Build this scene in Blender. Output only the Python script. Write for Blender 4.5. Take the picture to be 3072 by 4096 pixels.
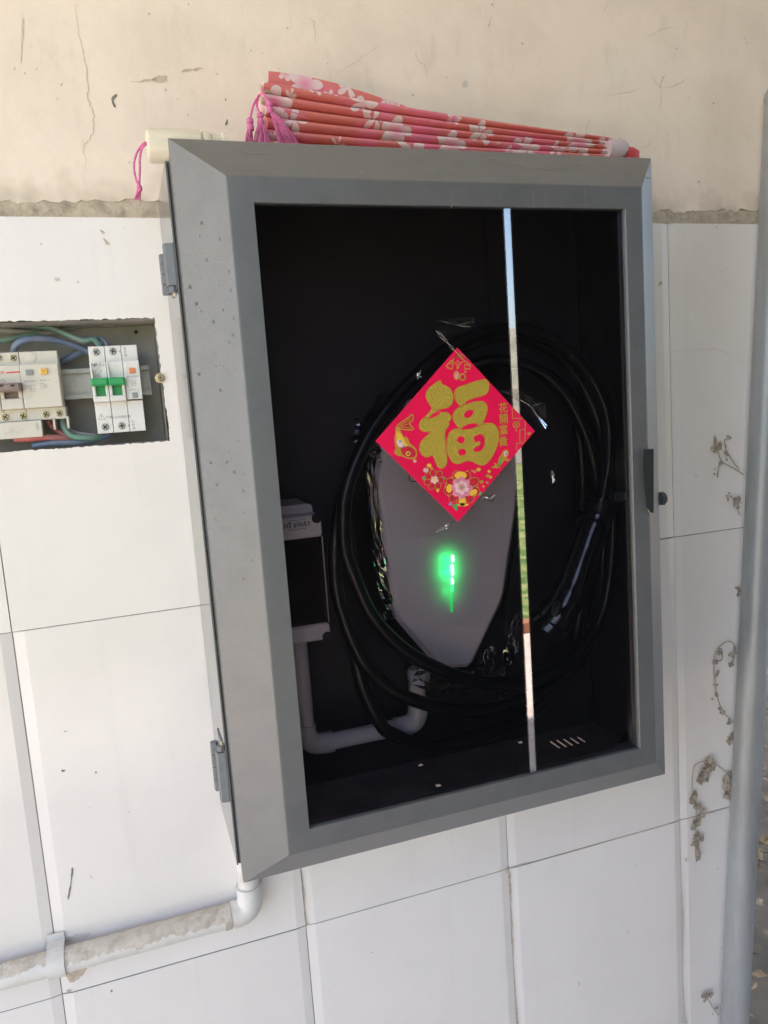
import bpy, math, random
from mathutils import Vector, Matrix

# ------------------------------------------------------------------ scene, camera, light
for o in list(bpy.data.objects): bpy.data.objects.remove(o)
scn = bpy.context.scene
col = scn.collection
random.seed(7)
H0 = 1.45                       # camera height above the ground
D = 0.9315                      # camera distance from the tiled wall (wall face is y = 0)
FPX = 3071.88                   # focal length in photograph pixels (3072 wide)
YAW, PITCH, ROLL = -0.319181, -0.132569, 0.070693
CAM = Vector((0, -D, H0))
RM = (Matrix.Rotation(YAW, 3, 'Z') @ Matrix.Rotation(PITCH, 3, 'X') @ Matrix.Rotation(ROLL, 3, 'Y'))
cam_d = bpy.data.cameras.new('camera'); cam = bpy.data.objects.new('camera', cam_d); col.objects.link(cam)
cam_d.sensor_fit = 'HORIZONTAL'; cam_d.sensor_width = 36; cam_d.lens = 36 * FPX / 3072
cam_d.clip_start = 0.02; cam_d.clip_end = 500
ax, ay, az = RM.col[0], RM.col[1], RM.col[2]
cam.matrix_world = Matrix(((ax.x, az.x, -ay.x, CAM.x), (ax.y, az.y, -ay.y, CAM.y), (ax.z, az.z, -ay.z, CAM.z), (0, 0, 0, 1)))
scn.camera = cam

SUN_EL, SUN_AZ = 52.0, 286.0     # the sun stands to the left, a little behind the wall: an added roof keeps the wall in open shade
world = bpy.data.worlds.new('World'); scn.world = world; world.use_nodes = True
wn = world.node_tree; wn.nodes.clear()
sky = wn.nodes.new('ShaderNodeTexSky'); sky.sky_type = 'NISHITA'; sky.sun_disc = False
sky.sun_elevation = math.radians(SUN_EL); sky.sun_rotation = math.radians(SUN_AZ)
sky.air_density = 1.0; sky.dust_density = 2.6; sky.ozone_density = 0.6
bg = wn.nodes.new('ShaderNodeBackground'); bg.inputs['Strength'].default_value = 0.12
wo = wn.nodes.new('ShaderNodeOutputWorld')
wn.links.new(sky.outputs[0], bg.inputs[0]); wn.links.new(bg.outputs[0], wo.inputs[0])
sun_d = bpy.data.lights.new('sun', 'SUN'); sun = bpy.data.objects.new('sun', sun_d); col.objects.link(sun)
sun_d.energy = 3.6; sun_d.angle = math.radians(1.0); sun_d.color = (1.0, 0.948, 0.895)
az_, el_ = math.radians(SUN_AZ), math.radians(SUN_EL)
to_sun = Vector((math.sin(az_) * math.cos(el_), math.cos(az_) * math.cos(el_), math.sin(el_)))
sun.rotation_euler = (-to_sun).to_track_quat('-Z', 'Y').to_euler()
sun.location = (-3, 3, 5)
scn.view_settings.view_transform = 'Standard'; scn.view_settings.look = 'None'
scn.view_settings.exposure = 2.47; scn.view_settings.gamma = 1.0
scn.render.engine = 'CYCLES'

# ------------------------------------------------------------------ helpers
S9 = 3072 / 1659
def ray(px, py):
    return RM @ Vector(((px - 1536) / FPX, 1, -(py - 2048) / FPX))
def at(px, py, Y=0.0):          # photograph pixel -> the point of the plane y = Y it shows
    d = ray(px, py); return CAM + d * ((Y + D) / d.y)
def A(x, y, Y=0.0): return at(x * S9, y * S9, Y)
def atX(px, py, X):
    d = ray(px, py); return CAM + d * (X / d.x)
def atZ(px, py, z):
    d = ray(px, py); return CAM + d * ((z - H0) / d.z)

def tag(o, label=None, cat=None, group=None, kind=None):
    if label: o['label'] = label
    if cat: o['category'] = cat
    if group: o['group'] = group
    if kind: o['kind'] = kind
    return o
def thing(name, loc, label, cat, group=None, kind=None):
    o = bpy.data.objects.new(name, None); o.empty_display_size = .02
    col.objects.link(o); o.location = loc
    return tag(o, label, cat, group, kind)
def wloc(o):
    v = Vector((0, 0, 0))
    while o: v = v + o.location; o = o.parent
    return v

class MB:
    def __init__(s): s.v = []; s.f = []; s.sm = []
    def add(s, vs, fs, smooth=False):
        n = len(s.v); s.v += [Vector(v) for v in vs]
        for f in fs: s.f.append([i + n for i in f]); s.sm.append(smooth)
        return s
    def box(s, x0, x1, y0, y1, z0, z1, b=0.0):
        if b <= 0:
            vs = [(x, y, z) for z in (z0, z1) for y in (y0, y1) for x in (x0, x1)]
            return s.add(vs, [(0, 2, 3, 1), (4, 5, 7, 6), (0, 1, 5, 4), (2, 6, 7, 3), (0, 4, 6, 2), (1, 3, 7, 5)])
        # chamfer the front (low y) edges
        vs = [(x0, y1, z0), (x1, y1, z0), (x1, y1, z1), (x0, y1, z1), (x0, y0 + b, z0), (x1, y0 + b, z0), (x1, y0 + b, z1), (x0, y0 + b, z1),
              (x0 + b, y0, z0 + b), (x1 - b, y0, z0 + b), (x1 - b, y0, z1 - b), (x0 + b, y0, z1 - b)]
        fs = [(3, 2, 1, 0), (8, 9, 10, 11)]
        for a in range(4):
            c = (a + 1) % 4
            fs += [(a, c, c + 4, a + 4), (a + 4, c + 4, c + 8, a + 8)]
        return s.add(vs, fs)
    def prism(s, poly, y0, y1, bev=0.0):
        """poly: list of (x, z); front face at y0 (low y faces the camera), back at y1"""
        ar = sum(poly[i - 1][0] * poly[i][1] - poly[i][0] * poly[i - 1][1] for i in range(len(poly)))
        if ar < 0: poly = poly[::-1]
        n = len(poly)
        if bev > 0:
            cx = sum(p[0] for p in poly) / n; cz = sum(p[1] for p in poly) / n
            inn = []
            for i in range(n):
                a, b, c = Vector(poly[i - 1]), Vector(poly[i]), Vector(poly[(i + 1) % n])
                e1 = (b - a).normalized(); e2 = (c - b).normalized()
                nn = Vector((-(e1.y + e2.y), e1.x + e2.x))
                if nn.length < 1e-6: nn = Vector((-e1.y, e1.x))
                nn.normalize(); k = bev / max(.4, nn.dot(Vector((-e1.y, e1.x))))
                q = b + nn * k; inn.append((q.x, q.y))
            vs = [(x, y0, z) for x, z in inn] + [(x, y0 + bev, z) for x, z in poly] + [(x, y1, z) for x, z in poly]
            fs = [tuple(range(n)), tuple(range(3 * n - 1, 2 * n - 1, -1))]
            for i in range(n):
                j = (i + 1) % n
                fs += [(j, i, n + i, n + j), (n + j, n + i, 2 * n + i, 2 * n + j)]
        else:
            vs = [(x, y0, z) for x, z in poly] + [(x, y1, z) for x, z in poly]
            fs = [tuple(range(n)), tuple(range(2 * n - 1, n - 1, -1))]
            for i in range(n):
                j = (i + 1) % n; fs.append((j, i, n + i, n + j))
        return s.add(vs, fs)
    def tube(s, pts, rad, n=10, cap=True, smooth=True, flat=1.0):
        pts = [Vector(p) for p in pts]; m = len(pts)
        rr = rad if isinstance(rad, (list, tuple)) else [rad] * m
        rings = []; up = None; vs = []
        for i in range(m):
            t = (pts[min(i + 1, m - 1)] - pts[max(i - 1, 0)]).normalized()
            if up is None:
                up = Vector((0, 0, 1)) if abs(t.z) < .9 else Vector((1, 0, 0))
            u = (up - t * up.dot(t)).normalized(); w = t.cross(u); up = u
            for k in range(n):
                a = 2 * math.pi * k / n
                vs.append(pts[i] + (u * math.cos(a) + w * math.sin(a) * flat) * rr[i])
        fs = []
        for i in range(m - 1):
            for k in range(n):
                k2 = (k + 1) % n; fs.append((i * n + k, i * n + k2, (i + 1) * n + k2, (i + 1) * n + k))
        s.add(vs, fs, smooth)
        if cap: s.add([vs[k] for k in range(n)], [tuple(range(n - 1, -1, -1))]); s.add([vs[(m - 1) * n + k] for k in range(n)], [tuple(range(n))])
        return s
    def lathe(s, c, axis, prof, n=20, smooth=True):
        """prof: (distance along axis, radius)"""
        c = Vector(c); axis = Vector(axis).normalized()
        u = axis.orthogonal().normalized(); w = axis.cross(u); vs = []
        for d, r in prof:
            for k in range(n):
                a = 2 * math.pi * k / n; vs.append(c + axis * d + (u * math.cos(a) + w * math.sin(a)) * r)
        fs = []
        for i in range(len(prof) - 1):
            for k in range(n):
                k2 = (k + 1) % n; fs.append((i * n + k, i * n + k2, (i + 1) * n + k2, (i + 1) * n + k))
        fs += [tuple(range(n - 1, -1, -1)), tuple((len(prof) - 1) * n + k for k in range(n))]
        return s.add(vs, fs, smooth)
    def build(s, name, m, parent=None, loc=None, auto=35):
        w = wloc(parent) if parent else Vector((0, 0, 0))
        L = Vector(loc) if loc is not None else w
        me = bpy.data.meshes.new(name)
        me.from_pydata([v - L for v in s.v], [], s.f); me.update()
        for p, sm in zip(me.polygons, s.sm): p.use_smooth = sm
        me.materials.append(M[m]); me.validate()
        if any(s.sm):
            me.polygons.foreach_set('use_smooth', [True] * len(me.polygons)) if all(s.sm) else None
            try: me.set_sharp_from_angle(angle=math.radians(auto))
            except Exception: pass
        o = bpy.data.objects.new(name, me); col.objects.link(o)
        if parent: o.parent = parent
        o.location = L - w
        return o

def spline(pts, n=8, closed=False):
    P = [Vector(p) for p in pts]; m = len(P); out = []
    rng = range(m) if closed else range(m - 1)
    for i in rng:
        a = P[(i - 1) % m] if closed or i > 0 else P[0] * 2 - P[1]
        b = P[i]; c = P[(i + 1) % m]
        d = P[(i + 2) % m] if closed or i + 2 < m else P[m - 1] * 2 - P[m - 2]
        for k in range(n):
            t = k / n
            out.append(.5 * ((2 * b) + (c - a) * t + (2 * a - 5 * b + 4 * c - d) * t * t + (3 * b - a - 3 * c + d) * t ** 3))
    if not closed: out.append(P[-1])
    return out
def circ(cx, cz, r, n=16, rz=None, rot=0):
    rz = rz or r; o = []
    for k in range(n):
        a = 2 * math.pi * k / n; x, z = r * math.cos(a), rz * math.sin(a)
        o.append((cx + x * math.cos(rot) - z * math.sin(rot), cz + x * math.sin(rot) + z * math.cos(rot)))
    return o
def rrect(x0, x1, z0, z1, r, n=4):
    o = []
    for cx, cz, a0 in ((x1 - r, z0 + r, -90), (x1 - r, z1 - r, 0), (x0 + r, z1 - r, 90), (x0 + r, z0 + r, 180)):
        for k in range(n + 1):
            a = math.radians(a0 + 90 * k / n); o.append((cx + r * math.cos(a), cz + r * math.sin(a)))
    return o
def ribbon(mb, pts, w, y):      # flat jagged line lying on the plane y
    pts = [Vector((p[0], p[1])) for p in pts]; m = len(pts); L = []; R = []
    for i in range(m):
        t = (pts[min(i + 1, m - 1)] - pts[max(i - 1, 0)])
        if t.length < 1e-9: t = Vector((1, 0))
        t.normalize(); nn = Vector((-t.y, t.x)); ww = (w[i] if isinstance(w, list) else w) / 2
        L.append(pts[i] + nn * ww); R.append(pts[i] - nn * ww)
    poly = [(p.x, p.y) for p in R] + [(p.x, p.y) for p in reversed(L)]
    n = len(poly)
    vs = [(x, y, z) for x, z in poly]
    fs = []
    for i in range(m - 1): fs.append((i, i + 1, n - 2 - i, n - 1 - i))
    mb.add(vs, fs)

# ------------------------------------------------------------------ materials
M = {}
def nd(nt, t, **k):
    n = nt.nodes.new(t)
    for a, b in k.items(): setattr(n, a, b)
    return n
def mat(name, colr, rough=.5, metal=0.0, var=0.0, vscale=20.0, bump=0.0, bscale=200.0, coat=0.0, col2=None, lo=.45, hi=.65, emit=None, spec=.5, detail=6.0, rvar=0.0, stretch=None):
    m = bpy.data.materials.new(name); m.use_nodes = True; nt = m.node_tree
    b = nt.nodes['Principled BSDF']; ln = nt.links.new
    b.inputs['Base Color'].default_value = (*colr, 1); b.inputs['Roughness'].default_value = rough
    b.inputs['Metallic'].default_value = metal; b.inputs['Coat Weight'].default_value = coat
    b.inputs['Coat Roughness'].default_value = .08; b.inputs['Specular IOR Level'].default_value = spec
    geo = nd(nt, 'ShaderNodeNewGeometry'); src = geo.outputs['Position']
    if stretch:
        vm = nd(nt, 'ShaderNodeVectorMath', operation='MULTIPLY'); vm.inputs[1].default_value = stretch
        ln(src, vm.inputs[0]); src = vm.outputs[0]
    if col2 is not None or var > 0:
        nz = nd(nt, 'ShaderNodeTexNoise'); nz.inputs['Scale'].default_value = vscale; nz.inputs['Detail'].default_value = detail
        nz.inputs['Roughness'].default_value = .62
        ln(src, nz.inputs['Vector'])
        rp = nd(nt, 'ShaderNodeValToRGB'); rp.color_ramp.elements[0].position = lo; rp.color_ramp.elements[1].position = hi
        c2 = col2 if col2 is not None else tuple(c * (1 - var) for c in colr)
        rp.color_ramp.elements[0].color = (*colr, 1); rp.color_ramp.elements[1].color = (*c2, 1)
        ln(nz.outputs['Fac'], rp.inputs[0]); ln(rp.outputs[0], b.inputs['Base Color'])
        if rvar:
            mr = nd(nt, 'ShaderNodeMapRange'); mr.inputs['To Min'].default_value = rough; mr.inputs['To Max'].default_value = min(1, rough + rvar)
            mr.inputs['From Min'].default_value = lo; mr.inputs['From Max'].default_value = hi
            ln(nz.outputs['Fac'], mr.inputs['Value']); ln(mr.outputs[0], b.inputs['Roughness'])
    if bump > 0:
        bz = nd(nt, 'ShaderNodeTexNoise'); bz.inputs['Scale'].default_value = bscale; bz.inputs['Detail'].default_value = 5
        ln(src, bz.inputs['Vector'])
        bp = nd(nt, 'ShaderNodeBump'); bp.inputs['Strength'].default_value = bump; bp.inputs['Distance'].default_value = .002
        ln(bz.outputs['Fac'], bp.inputs['Height']); ln(bp.outputs[0], b.inputs['Normal'])
    if emit: b.inputs['Emission Color'].default_value = (*emit[:3], 1); b.inputs['Emission Strength'].default_value = emit[3]
    M[name] = m; return m
def mix_layer(m, colr, scale, lo, hi, stretch=None, amount=1.0, detail=8.0, off=(0, 0, 0), kind='noise'):
    """lay another patchy colour over a material's base colour"""
    nt = m.node_tree; b = nt.nodes['Principled BSDF']; ln = nt.links.new
    geo = nd(nt, 'ShaderNodeNewGeometry'); vm = nd(nt, 'ShaderNodeVectorMath', operation='MULTIPLY_ADD')
    vm.inputs[1].default_value = stretch or (1, 1, 1); vm.inputs[2].default_value = off
    ln(geo.outputs['Position'], vm.inputs[0])
    if kind == 'noise':
        nz = nd(nt, 'ShaderNodeTexNoise'); nz.inputs['Scale'].default_value = scale; nz.inputs['Detail'].default_value = detail; nz.inputs['Roughness'].default_value = .65
        fac = nz.outputs['Fac']
    else:
        nz = nd(nt, 'ShaderNodeTexVoronoi'); nz.inputs['Scale'].default_value = scale; fac = nz.outputs['Distance']
    ln(vm.outputs[0], nz.inputs['Vector'])
    mr = nd(nt, 'ShaderNodeMapRange'); mr.inputs['From Min'].default_value = lo; mr.inputs['From Max'].default_value = hi
    mr.inputs['To Max'].default_value = amount
    ln(fac, mr.inputs['Value'])
    mx = nd(nt, 'ShaderNodeMix', data_type='RGBA'); ln(mr.outputs[0], mx.inputs['Factor'])
    base = b.inputs['Base Color']
    if base.is_linked:
        l = base.links[0]; ln(l.from_socket, mx.inputs['A']); nt.links.remove(l)
    else: mx.inputs['A'].default_value = base.default_value
    mx.inputs['B'].default_value = (*colr, 1); ln(mx.outputs['Result'], base)
    return m

m = mat('tile', (.84, .785, .755), .16, var=.035, vscale=9, bump=.030, bscale=11, spec=.5)
mix_layer(m, (.66, .62, .56), 1.0, .58, .80, amount=.30, stretch=(34, 1, 2.2), off=(5, 2, 1), detail=5)
mix_layer(m, (.62, .56, .47), 5, .66, .95, amount=.35)
mix_layer(m, (.30, .26, .22), 95, .80, .84, amount=.35, detail=2)
nt = m.node_tree; b_ = nt.nodes['Principled BSDF']; oi = nd(nt, 'ShaderNodeObjectInfo'); mr = nd(nt, 'ShaderNodeMapRange'); mr.inputs['To Min'].default_value = .95; mr.inputs['To Max'].default_value = 1.03; nt.links.new(oi.outputs['Random'], mr.inputs['Value'])
vm = nd(nt, 'ShaderNodeVectorMath', operation='SCALE'); l_ = b_.inputs['Base Color'].links[0]; nt.links.new(l_.from_socket, vm.inputs[0]); nt.links.new(mr.outputs[0], vm.inputs['Scale']); nt.links.remove(l_); nt.links.new(vm.outputs[0], b_.inputs['Base Color'])
m = mat('plaster', (.90, .77, .675), .9, var=.08, vscale=6, bump=.35, bscale=45)
mix_layer(m, (.68, .58, .48), 5.2, .50, .80, amount=.60, off=(3, 1, 2), detail=10)
mix_layer(m, (.64, .55, .46), 22, .56, .74, amount=.45, stretch=(1.6, 1, .5), off=(1, 5, 2), detail=10)
mix_layer(m, (.90, .83, .76), 12, .56, .78, amount=.6, off=(9, 5, 7))
mix_layer(m, (.45, .40, .34), 70, .66, .78, amount=.35, off=(4, 4, 1))
# grime creeping up from the joint with the tiles
nt = m.node_tree; b_ = nt.nodes['Principled BSDF']; geo = nd(nt, 'ShaderNodeNewGeometry'); sp = nd(nt, 'ShaderNodeSeparateXYZ'); nt.links.new(geo.outputs['Position'], sp.inputs[0])
g1 = nd(nt, 'ShaderNodeMapRange'); g1.inputs['From Min'].default_value = 1.775; g1.inputs['From Max'].default_value = 1.695; nt.links.new(sp.outputs['Z'], g1.inputs['Value'])
nz = nd(nt, 'ShaderNodeTexNoise'); nz.inputs['Scale'].default_value = 28; nz.inputs['Detail'].default_value = 9; nt.links.new(geo.outputs['Position'], nz.inputs['Vector'])
ml = nd(nt, 'ShaderNodeMath', operation='MULTIPLY'); nt.links.new(g1.outputs[0], ml.inputs[0]); nt.links.new(nz.outputs['Fac'], ml.inputs[1])
g2 = nd(nt, 'ShaderNodeMapRange'); g2.inputs['From Min'].default_value = .28; g2.inputs['From Max'].default_value = .62; g2.inputs['To Max'].default_value = .7; nt.links.new(ml.outputs[0], g2.inputs['Value'])
mx = nd(nt, 'ShaderNodeMix', data_type='RGBA'); l_ = b_.inputs['Base Color'].links[0]; nt.links.new(l_.from_socket, mx.inputs['A']); mx.inputs['B'].default_value = (.50, .43, .345, 1); nt.links.new(g2.outputs[0], mx.inputs['Factor']); nt.links.remove(l_); nt.links.new(mx.outputs['Result'], b_.inputs['Base Color'])
m = mat('mortar', (.54, .46, .37), .95, col2=(.36, .305, .245), vscale=45, bump=.9, bscale=150)
mat('shade_roof_white', (.82, .80, .77), .9, var=.05, vscale=3)
mat('grout', (.33, .30, .27), .95, var=.3, vscale=60)
mat('crack', (.56, .475, .40), .95)
mat('stain_dark', (.24, .225, .20), .9, var=.4, vscale=200)
mat('stain_brown', (.60, .49, .40), .9, var=.3, vscale=120)
mat('stain_pale', (.66, .61, .56), .9, var=.2, vscale=120)
m = mat('paint', (.128, .130, .138), .32, var=.12, vscale=30, bump=.22, bscale=1300, spec=.9)
mix_layer(m, (.19, .18, .155), 3.0, .5, .8, amount=.6)
mat('paint_smooth', (.15, .15, .152), .17, var=.1, vscale=20, spec=1.0)
mat('paint_dust', (.28, .26, .215), .9, var=.3, vscale=300)
mat('paint_spot', (.098, .100, .107), .5)
mat('paint_in', (.034, .031, .035), .55, var=.2, vscale=30)
mat('gasket', (.085, .086, .09), .7)
mat('floor_dust', (.26, .225, .22), .85, col2=(.38, .33, .32), vscale=24, lo=.4, hi=.7)
mat('hinge_paint', (.15, .157, .172), .4, var=.15, vscale=120)
mat('pvc', (.78, .76, .76), .28, var=.05, vscale=30, spec=.5)
mat('pvc_out', (.70, .675, .66), .4, col2=(.60, .56, .52), vscale=40, lo=.45, hi=.75)
mat('pvc_dirty', (.62, .56, .49), .9, col2=(.48, .42, .355), vscale=70, bump=.5, bscale=300)
mat('steel_post', (.34, .355, .37), .34, metal=.15, col2=(.27, .275, .28), vscale=22, stretch=(1, 1, .15))
mat('box_grey', (.36, .335, .305), .85, col2=(.47, .44, .40), vscale=16, lo=.4, hi=.7)
mat('rail', (.42, .40, .37), .45, metal=.4, var=.2, vscale=60)
mat('breaker_old', (.70, .65, .57), .5, col2=(.56, .50, .42), vscale=60, lo=.55, hi=.8)
mat('breaker_new', (.80, .77, .75), .4, var=.05, vscale=40)
mat('breaker_shade', (.60, .58, .56), .5)
mat('toggle_green', (.035, .36, .115), .4, var=.12, vscale=90)
mat('toggle_brown', (.30, .22, .19), .5, var=.25, vscale=90)
mat('button_orange', (.80, .27, .10), .45)
mat('button_yellow', (.78, .47, .08), .45)
mat('button_grey', (.30, .32, .34), .5)
mat('print_grey', (.26, .26, .27), .7)
mat('print_red', (.70, .10, .10), .6)
mat('screw_zinc', (.45, .45, .44), .35, metal=.8, var=.5, vscale=900)
mat('screw_brass', (.52, .42, .24), .4, metal=.7, var=.5, vscale=900)
mat('washer', (.66, .56, .38), .55, var=.2, vscale=300)
mat('slot_dark', (.03, .03, .03), .8)
for nm, c in (('wire_green', (.13, .28, .21)), ('wire_blue', (.15, .20, .32)), ('wire_red', (.50, .12, .11)), ('wire_grey', (.30, .29, .28))):
    mat(nm, c, .5, col2=tuple(.45 * x + .55 * .36 for x in c), vscale=40, lo=.4, hi=.7)
mat('cable', (.007, .0065, .008), .33, spec=.55)
mat('connector', (.010, .0095, .013), .14, spec=1.0, coat=.5)
mat('charger_body', (.012, .012, .013), .3)
mat('charger_face', (.80, .755, .785), .36, var=.08, vscale=5, coat=.5)
mat('logo', (.05, .05, .055), .5)
mat('led_hot', (.02, .5, .1), .4, emit=(.42, 1.0, .62, .95))
mat('led_mid', (.02, .5, .1), .4, emit=(.04, 1.0, .26, .5))
mat('led_low', (.02, .45, .1), .4, emit=(.01, .75, .12, .2))
mat('enclosure', (.80, .76, .74), .45)
mat('label_white', (.72, .70, .70), .5)
mat('label_ink', (.06, .055, .06), .6)
mat('card_red', (.87, .004, .078), .42, var=.10, vscale=25, coat=.25)
mat('card_back', (.8, .75, .7), .7)
m = mat('gold', (.62, .42, .045), .26, metal=.45, bump=.5, bscale=520)
nt = m.node_tree; b_ = nt.nodes['Principled BSDF']
geo = nd(nt, 'ShaderNodeNewGeometry'); wv = []
for rt in (.9, -.75):
    mp = nd(nt, 'ShaderNodeMapping'); mp.inputs['Rotation'].default_value = (0, rt, 0); nt.links.new(geo.outputs['Position'], mp.inputs['Vector'])
    w_ = nd(nt, 'ShaderNodeTexWave'); w_.inputs['Scale'].default_value = 210; w_.inputs['Distortion'].default_value = 1.5; w_.inputs['Detail Scale'].default_value = 20; nt.links.new(mp.outputs[0], w_.inputs['Vector']); wv.append(w_)
nz = nd(nt, 'ShaderNodeTexNoise'); nz.inputs['Scale'].default_value = 60; nz.inputs['Detail'].default_value = 1; nt.links.new(geo.outputs['Position'], nz.inputs['Vector'])
st = nd(nt, 'ShaderNodeMath', operation='GREATER_THAN'); st.inputs[1].default_value = .5; nt.links.new(nz.outputs['Fac'], st.inputs[0])
mx = nd(nt, 'ShaderNodeMix', data_type='RGBA'); nt.links.new(st.outputs[0], mx.inputs['Factor']); nt.links.new(wv[0].outputs['Color'], mx.inputs['A']); nt.links.new(wv[1].outputs['Color'], mx.inputs['B'])
rp = nd(nt, 'ShaderNodeValToRGB'); rp.color_ramp.elements[0].color = (.52, .34, .02, 1); rp.color_ramp.elements[1].color = (1.0, .76, .16, 1); rp.color_ramp.elements[0].position = .3; nt.links.new(mx.outputs['Result'], rp.inputs[0]); nt.links.new(rp.outputs[0], b_.inputs['Base Color'])
mat('gold_line', (.78, .47, .07), .35, metal=.45)
mat('petal_pink', (.80, .26, .36), .6, var=.3, vscale=160)
mat('petal_pale', (.88, .55, .58), .6, var=.2, vscale=160)
mat('petal_red', (.62, .015, .04), .55, var=.3, vscale=200)
mat('petal_yellow', (.86, .50, .05), .55)
mat('leaf_green', (.10, .36, .10), .55)
mat('bead_blue', (.15, .33, .62), .5)
mat('fan_wood', (.64, .55, .40), .6, var=.2, vscale=80)
mat('fan_red', (.62, .05, .055), .5)
mat('fan_white', (.58, .47, .50), .7, var=.15, vscale=60)
mat('thread_pink', (.80, .19, .42), .65, var=.35, vscale=400)
mat('wood_cream', (.77, .69, .56), .42, var=.12, vscale=30, stretch=(.4, 3, 3))
mat('strap', (.035, .040, .036), .85, var=.5, vscale=500, bump=.5, bscale=900, spec=.1)
mat('strap_edge', (.38, .40, .12), .6)
mat('knob', (.045, .055, .06), .45)
mat('vine_stem', (.46, .39, .31), .9, var=.4, vscale=300)
mat('vine_leaf', (.42, .355, .285), .95, col2=(.29, .24, .19), vscale=90, bump=.6, bscale=400)
mat('ground', (.16, .13, .095), .95, col2=(.10, .085, .06), vscale=5, bump=.6, bscale=30)
mat('litter', (.26, .19, .115), .9, col2=(.12, .11, .045), vscale=14)
mat('paving', (.55, .475, .405), .9, col2=(.42, .35, .28), vscale=7)
mat('grass', (.05, .12, .014), .8, col2=(.30, .30, .11), vscale=5, lo=.42, hi=.60)
mat('far_wall', (.66, .58, .50), .9, col2=(.40, .36, .31), vscale=3.5)
mat('brick_red', (.34, .15, .08), .9, var=.3, vscale=20)
mat('gate_black', (.005, .005, .0055), .8, var=.3, vscale=8, spec=.12)

def glassmat(name, tint, refl, rough=.0, film=False):
    m = bpy.data.materials.new(name); m.use_nodes = True; nt = m.node_tree; nt.nodes.clear(); ln = nt.links.new
    out = nd(nt, 'ShaderNodeOutputMaterial'); tr = nd(nt, 'ShaderNodeBsdfTransparent'); gl = nd(nt, 'ShaderNodeBsdfGlossy')
    tr.inputs[0].default_value = (*tint, 1); gl.inputs['Color'].default_value = (1, 1, 1, 1); gl.inputs['Roughness'].default_value = rough
    lw = nd(nt, 'ShaderNodeFresnel'); lw.inputs['IOR'].default_value = 1.5
    mr = nd(nt, 'ShaderNodeMapRange'); mr.inputs['To Min'].default_value = refl; mr.inputs['To Max'].default_value = 1.0
    ln(lw.outputs[0], mr.inputs['Value'])
    mx = nd(nt, 'ShaderNodeMixShader'); ln(mr.outputs[0], mx.inputs[0]); ln(tr.outputs[0], mx.inputs[1]); ln(gl.outputs[0], mx.inputs[2])
    if film:
        geo = nd(nt, 'ShaderNodeNewGeometry'); bz = nd(nt, 'ShaderNodeTexNoise'); bz.inputs['Scale'].default_value = 90; bz.inputs['Detail'].default_value = 3
        ln(geo.outputs['Position'], bz.inputs['Vector']); bp = nd(nt, 'ShaderNodeBump'); bp.inputs['Strength'].default_value = .25; bp.inputs['Distance'].default_value = .003
        ln(bz.outputs['Fac'], bp.inputs['Height']); ln(bp.outputs[0], gl.inputs['Normal'])
    ln(mx.outputs[0], out.inputs['Surface']); M[name] = m
glassmat('tinted_glass', (.95, .87, .915), .21)
glassmat('glass_clear', (.95, .94, .95), .02)
glassmat('smoke_window', (.50, .46, .47), .03, .08)
glassmat('film', (.93, .92, .93), .03, .06, True)
glassmat('tape', (.90, .89, .88), .05, .12, True)

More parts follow.
